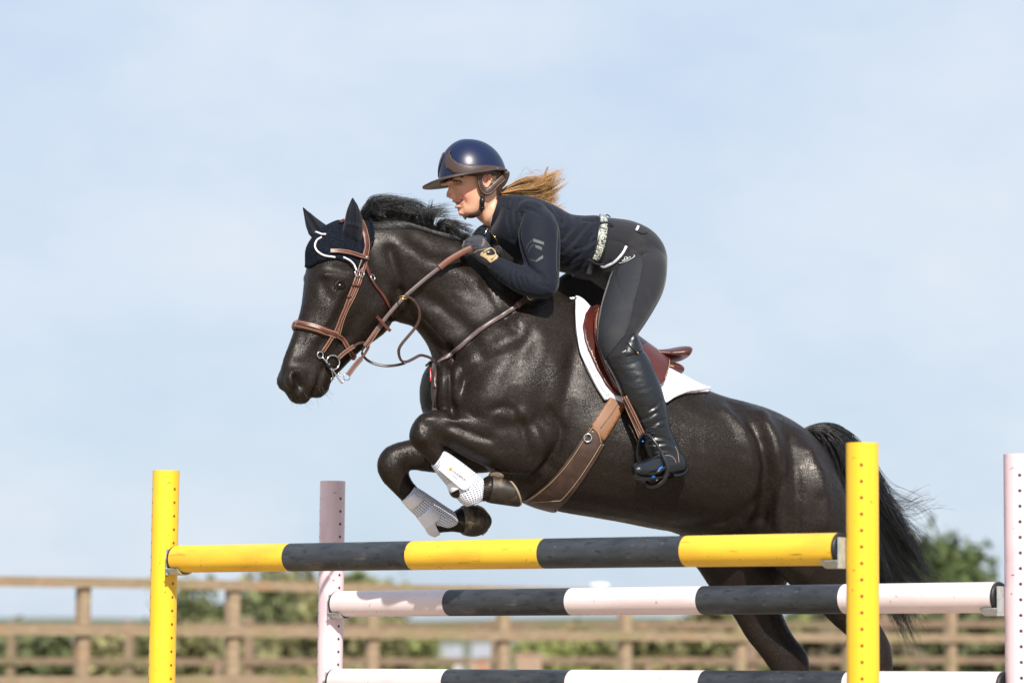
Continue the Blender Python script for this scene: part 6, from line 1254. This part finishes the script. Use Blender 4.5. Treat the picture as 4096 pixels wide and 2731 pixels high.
# harness, ear strap, chin strap
nk = fuse(loft(RH, [(2014, 694, 1960, 698, 0, .080), (2014, 708, 1970, 712, 0, .078), (2006, 732, 1975, 735, 0, .070), (1994, 754, 1975, 757, 0, .058)], 5, 32), .004, 3); mesh('nape_pad', nk.V, nk.F, M['helmet_brown'], hel)
ins = loft(RH, [(1800, 704, 1990, 694, 0, .090), (1802, 712, 1995, 706, 0, .086)], 4, 40)[0]; MB().add(*ins).build('lining', M['helmet_brown'], hel)
def hpts(pts, o): return crom([RH(x, y, oo) for (x, y), oo in zip(pts, o)], 6)
P_ = hpts([(1916, 698), (1918, 722), (1922, 745), (1932, 763), (1948, 768), (1966, 756), (1982, 738), (2000, 722), (2012, 712)], [.088, .087, .084, .080, .080, .082, .086, .086, .082]); Nn = np.tile(nrm(HS), (len(P_), 1)); V, F = ribbon(P_, Nn, np.interp(np.linspace(0, 1, len(P_)), [0, .35, .5, .7, 1], [.019, .021, .030, .026, .018]), .007); ho = MB().add(V, F).build('ear_harness', M['helmet_brown'], hel, sharp=60)
stitch(P_, Nn, .024, .007, ho, r=.0006)
P_ = hpts([(1932, 772), (1930, 790), (1929, 812), (1926, 832), (1916, 850), (1900, 860), (1884, 864), (1868, 862)], [.078, .074, .068, .062, .054, .040, .022, .0]); T = nrm(np.gradient(P_, axis=0)); Nn = nrm(np.cross(np.cross(T, HS+np.array((0, -.2, -.35))), T)); V, F = ribbon(P_, Nn, .017, .005); cs_ = MB().add(V, F).build('chin_strap', M['leather_dark'], hel, sharp=60)
P2_ = RH.mir(P_)[::-1]; V, F = ribbon(P2_, RH.mir(P_+Nn)[::-1]-P2_, .017, .004); MB().add(V, F).build('chin_strap', M['leather_dark'], hel, sharp=60)
MB().box(RH(1929, 803, .078), (.016, .008, .030)).build('clip', M['blackgloss'], cs_); MB().box(RH(1929, 832, .069), (.018, .007, .012)).build('slider', M['blackgloss'], cs_); 
# hair
HG = [[(2002, 768), (2050, 742), (2110, 716), (2170, 718), (2210, 702), (2238, 683)], [(2005, 772), (2080, 752), (2150, 742), (2196, 728), (2222, 702)], [(2005, 775), (2080, 768), (2150, 772), (2198, 745), (2226, 714)], [(2005, 774), (2070, 756), (2130, 738), (2180, 745), (2215, 728)], [(2005, 778), (2090, 780), (2160, 784), (2205, 765), (2250, 731)],
      [(2002, 770), (2060, 745), (2120, 724), (2160, 722), (2190, 708), (2236, 690)], [(2008, 776), (2070, 770), (2120, 757), (2170, 757), (2210, 740)], [(2005, 780), (2080, 783), (2140, 786), (2190, 782), (2215, 775)]]
HG2 = [[(2060, 782), (2130, 783), (2175, 797), (2208, 812), (2228, 793)], [(2080, 783), (2140, 787), (2190, 795), (2215, 785), (2232, 780)], [(2100, 785), (2160, 798), (2215, 832), (2245, 826)], [(2130, 790), (2190, 815), (2240, 846), (2266, 855)]]
TI = []
def pony(t, i, G=HG, sp=1.0):
    g = np.array(G[RNG.integers(len(G))], float); g2 = np.array(G[RNG.integers(len(G))], float)
    if len(g2) == len(g): w_ = RNG.uniform(0, .35); g = g*(1-w_)+g2*w_
    n_ = len(g); e = RNG.normal(size=2)*1.6; o = RNG.normal()*.013; L_ = RNG.uniform(.62, 1.12); pts = []
    for k in range(n_):
        x = k*L_; i0 = min(int(x), n_-2); q = g[i0]*(1-(x-i0))+g[i0+1]*(x-i0); q = q+e*(1.6+1.5*k)*sp*np.array((1, .8)); pts.append(RH(q[0], q[1], .0+o*(.6+.5*k)+.01))
    return np.array(pts)
LP = [(2050, 745), (2110, 727), (2160, 722), (2182, 690), (2192, 668), (2186, 685), (2172, 712), (2160, 720)]
def loopf(t, i): e = RNG.normal(size=2)*1.6; return np.array([RH(x+e[0], y+e[1], .01+RNG.normal()*.002) for x, y in LP])
def stray(t, i): 
    a = RNG.uniform(0, 1); x = 2040+a*60; return np.array([RH(x, 745-a*10, .01), RH(x+20+RNG.normal()*8, 722+RNG.normal()*8, 0), RH(x+70+RNG.normal()*14, 690+RNG.normal()*16, 0), RH(x+110+RNG.normal()*20, 712+RNG.normal()*14, 0)])
po = hairs('ponytail', [(2300, clump(pony, 40, .0036, 20), .0008, .0002), (420, pony, .0005, .0002), (320, lambda t, i: pony(t, i, HG2, .7), .0008, .0003), (26, loopf, .0007, .0004), (9, stray, .0005, .0003)], M['hair_gold'], rider, K=20)
nst = len(po.data.vertices)//(20*3); tc_ = RNG.uniform(.35, 1.25, nst); dk = RNG.random(nst) < .22; tc_[dk] *= .35; col_ = np.stack([tc_, tc_*RNG.uniform(.88, 1.05, nst), tc_*RNG.uniform(.75, 1.0, nst)], 1); paint(po, 'tint', np.repeat(col_, 60, 0))
c = RH(2002, 772, .005); mb = MB(); 
for k in range(4): mb.tube(ring(c+RH.t*(.004*k-.006), .015-.001*k, .002, RH.t+np.array((0, .2*k-.3, .25))), .0022, 6, closed=True)
mb.build('hair_tie', mat('teal_coil', (.12, .38, .42), .2), rider)
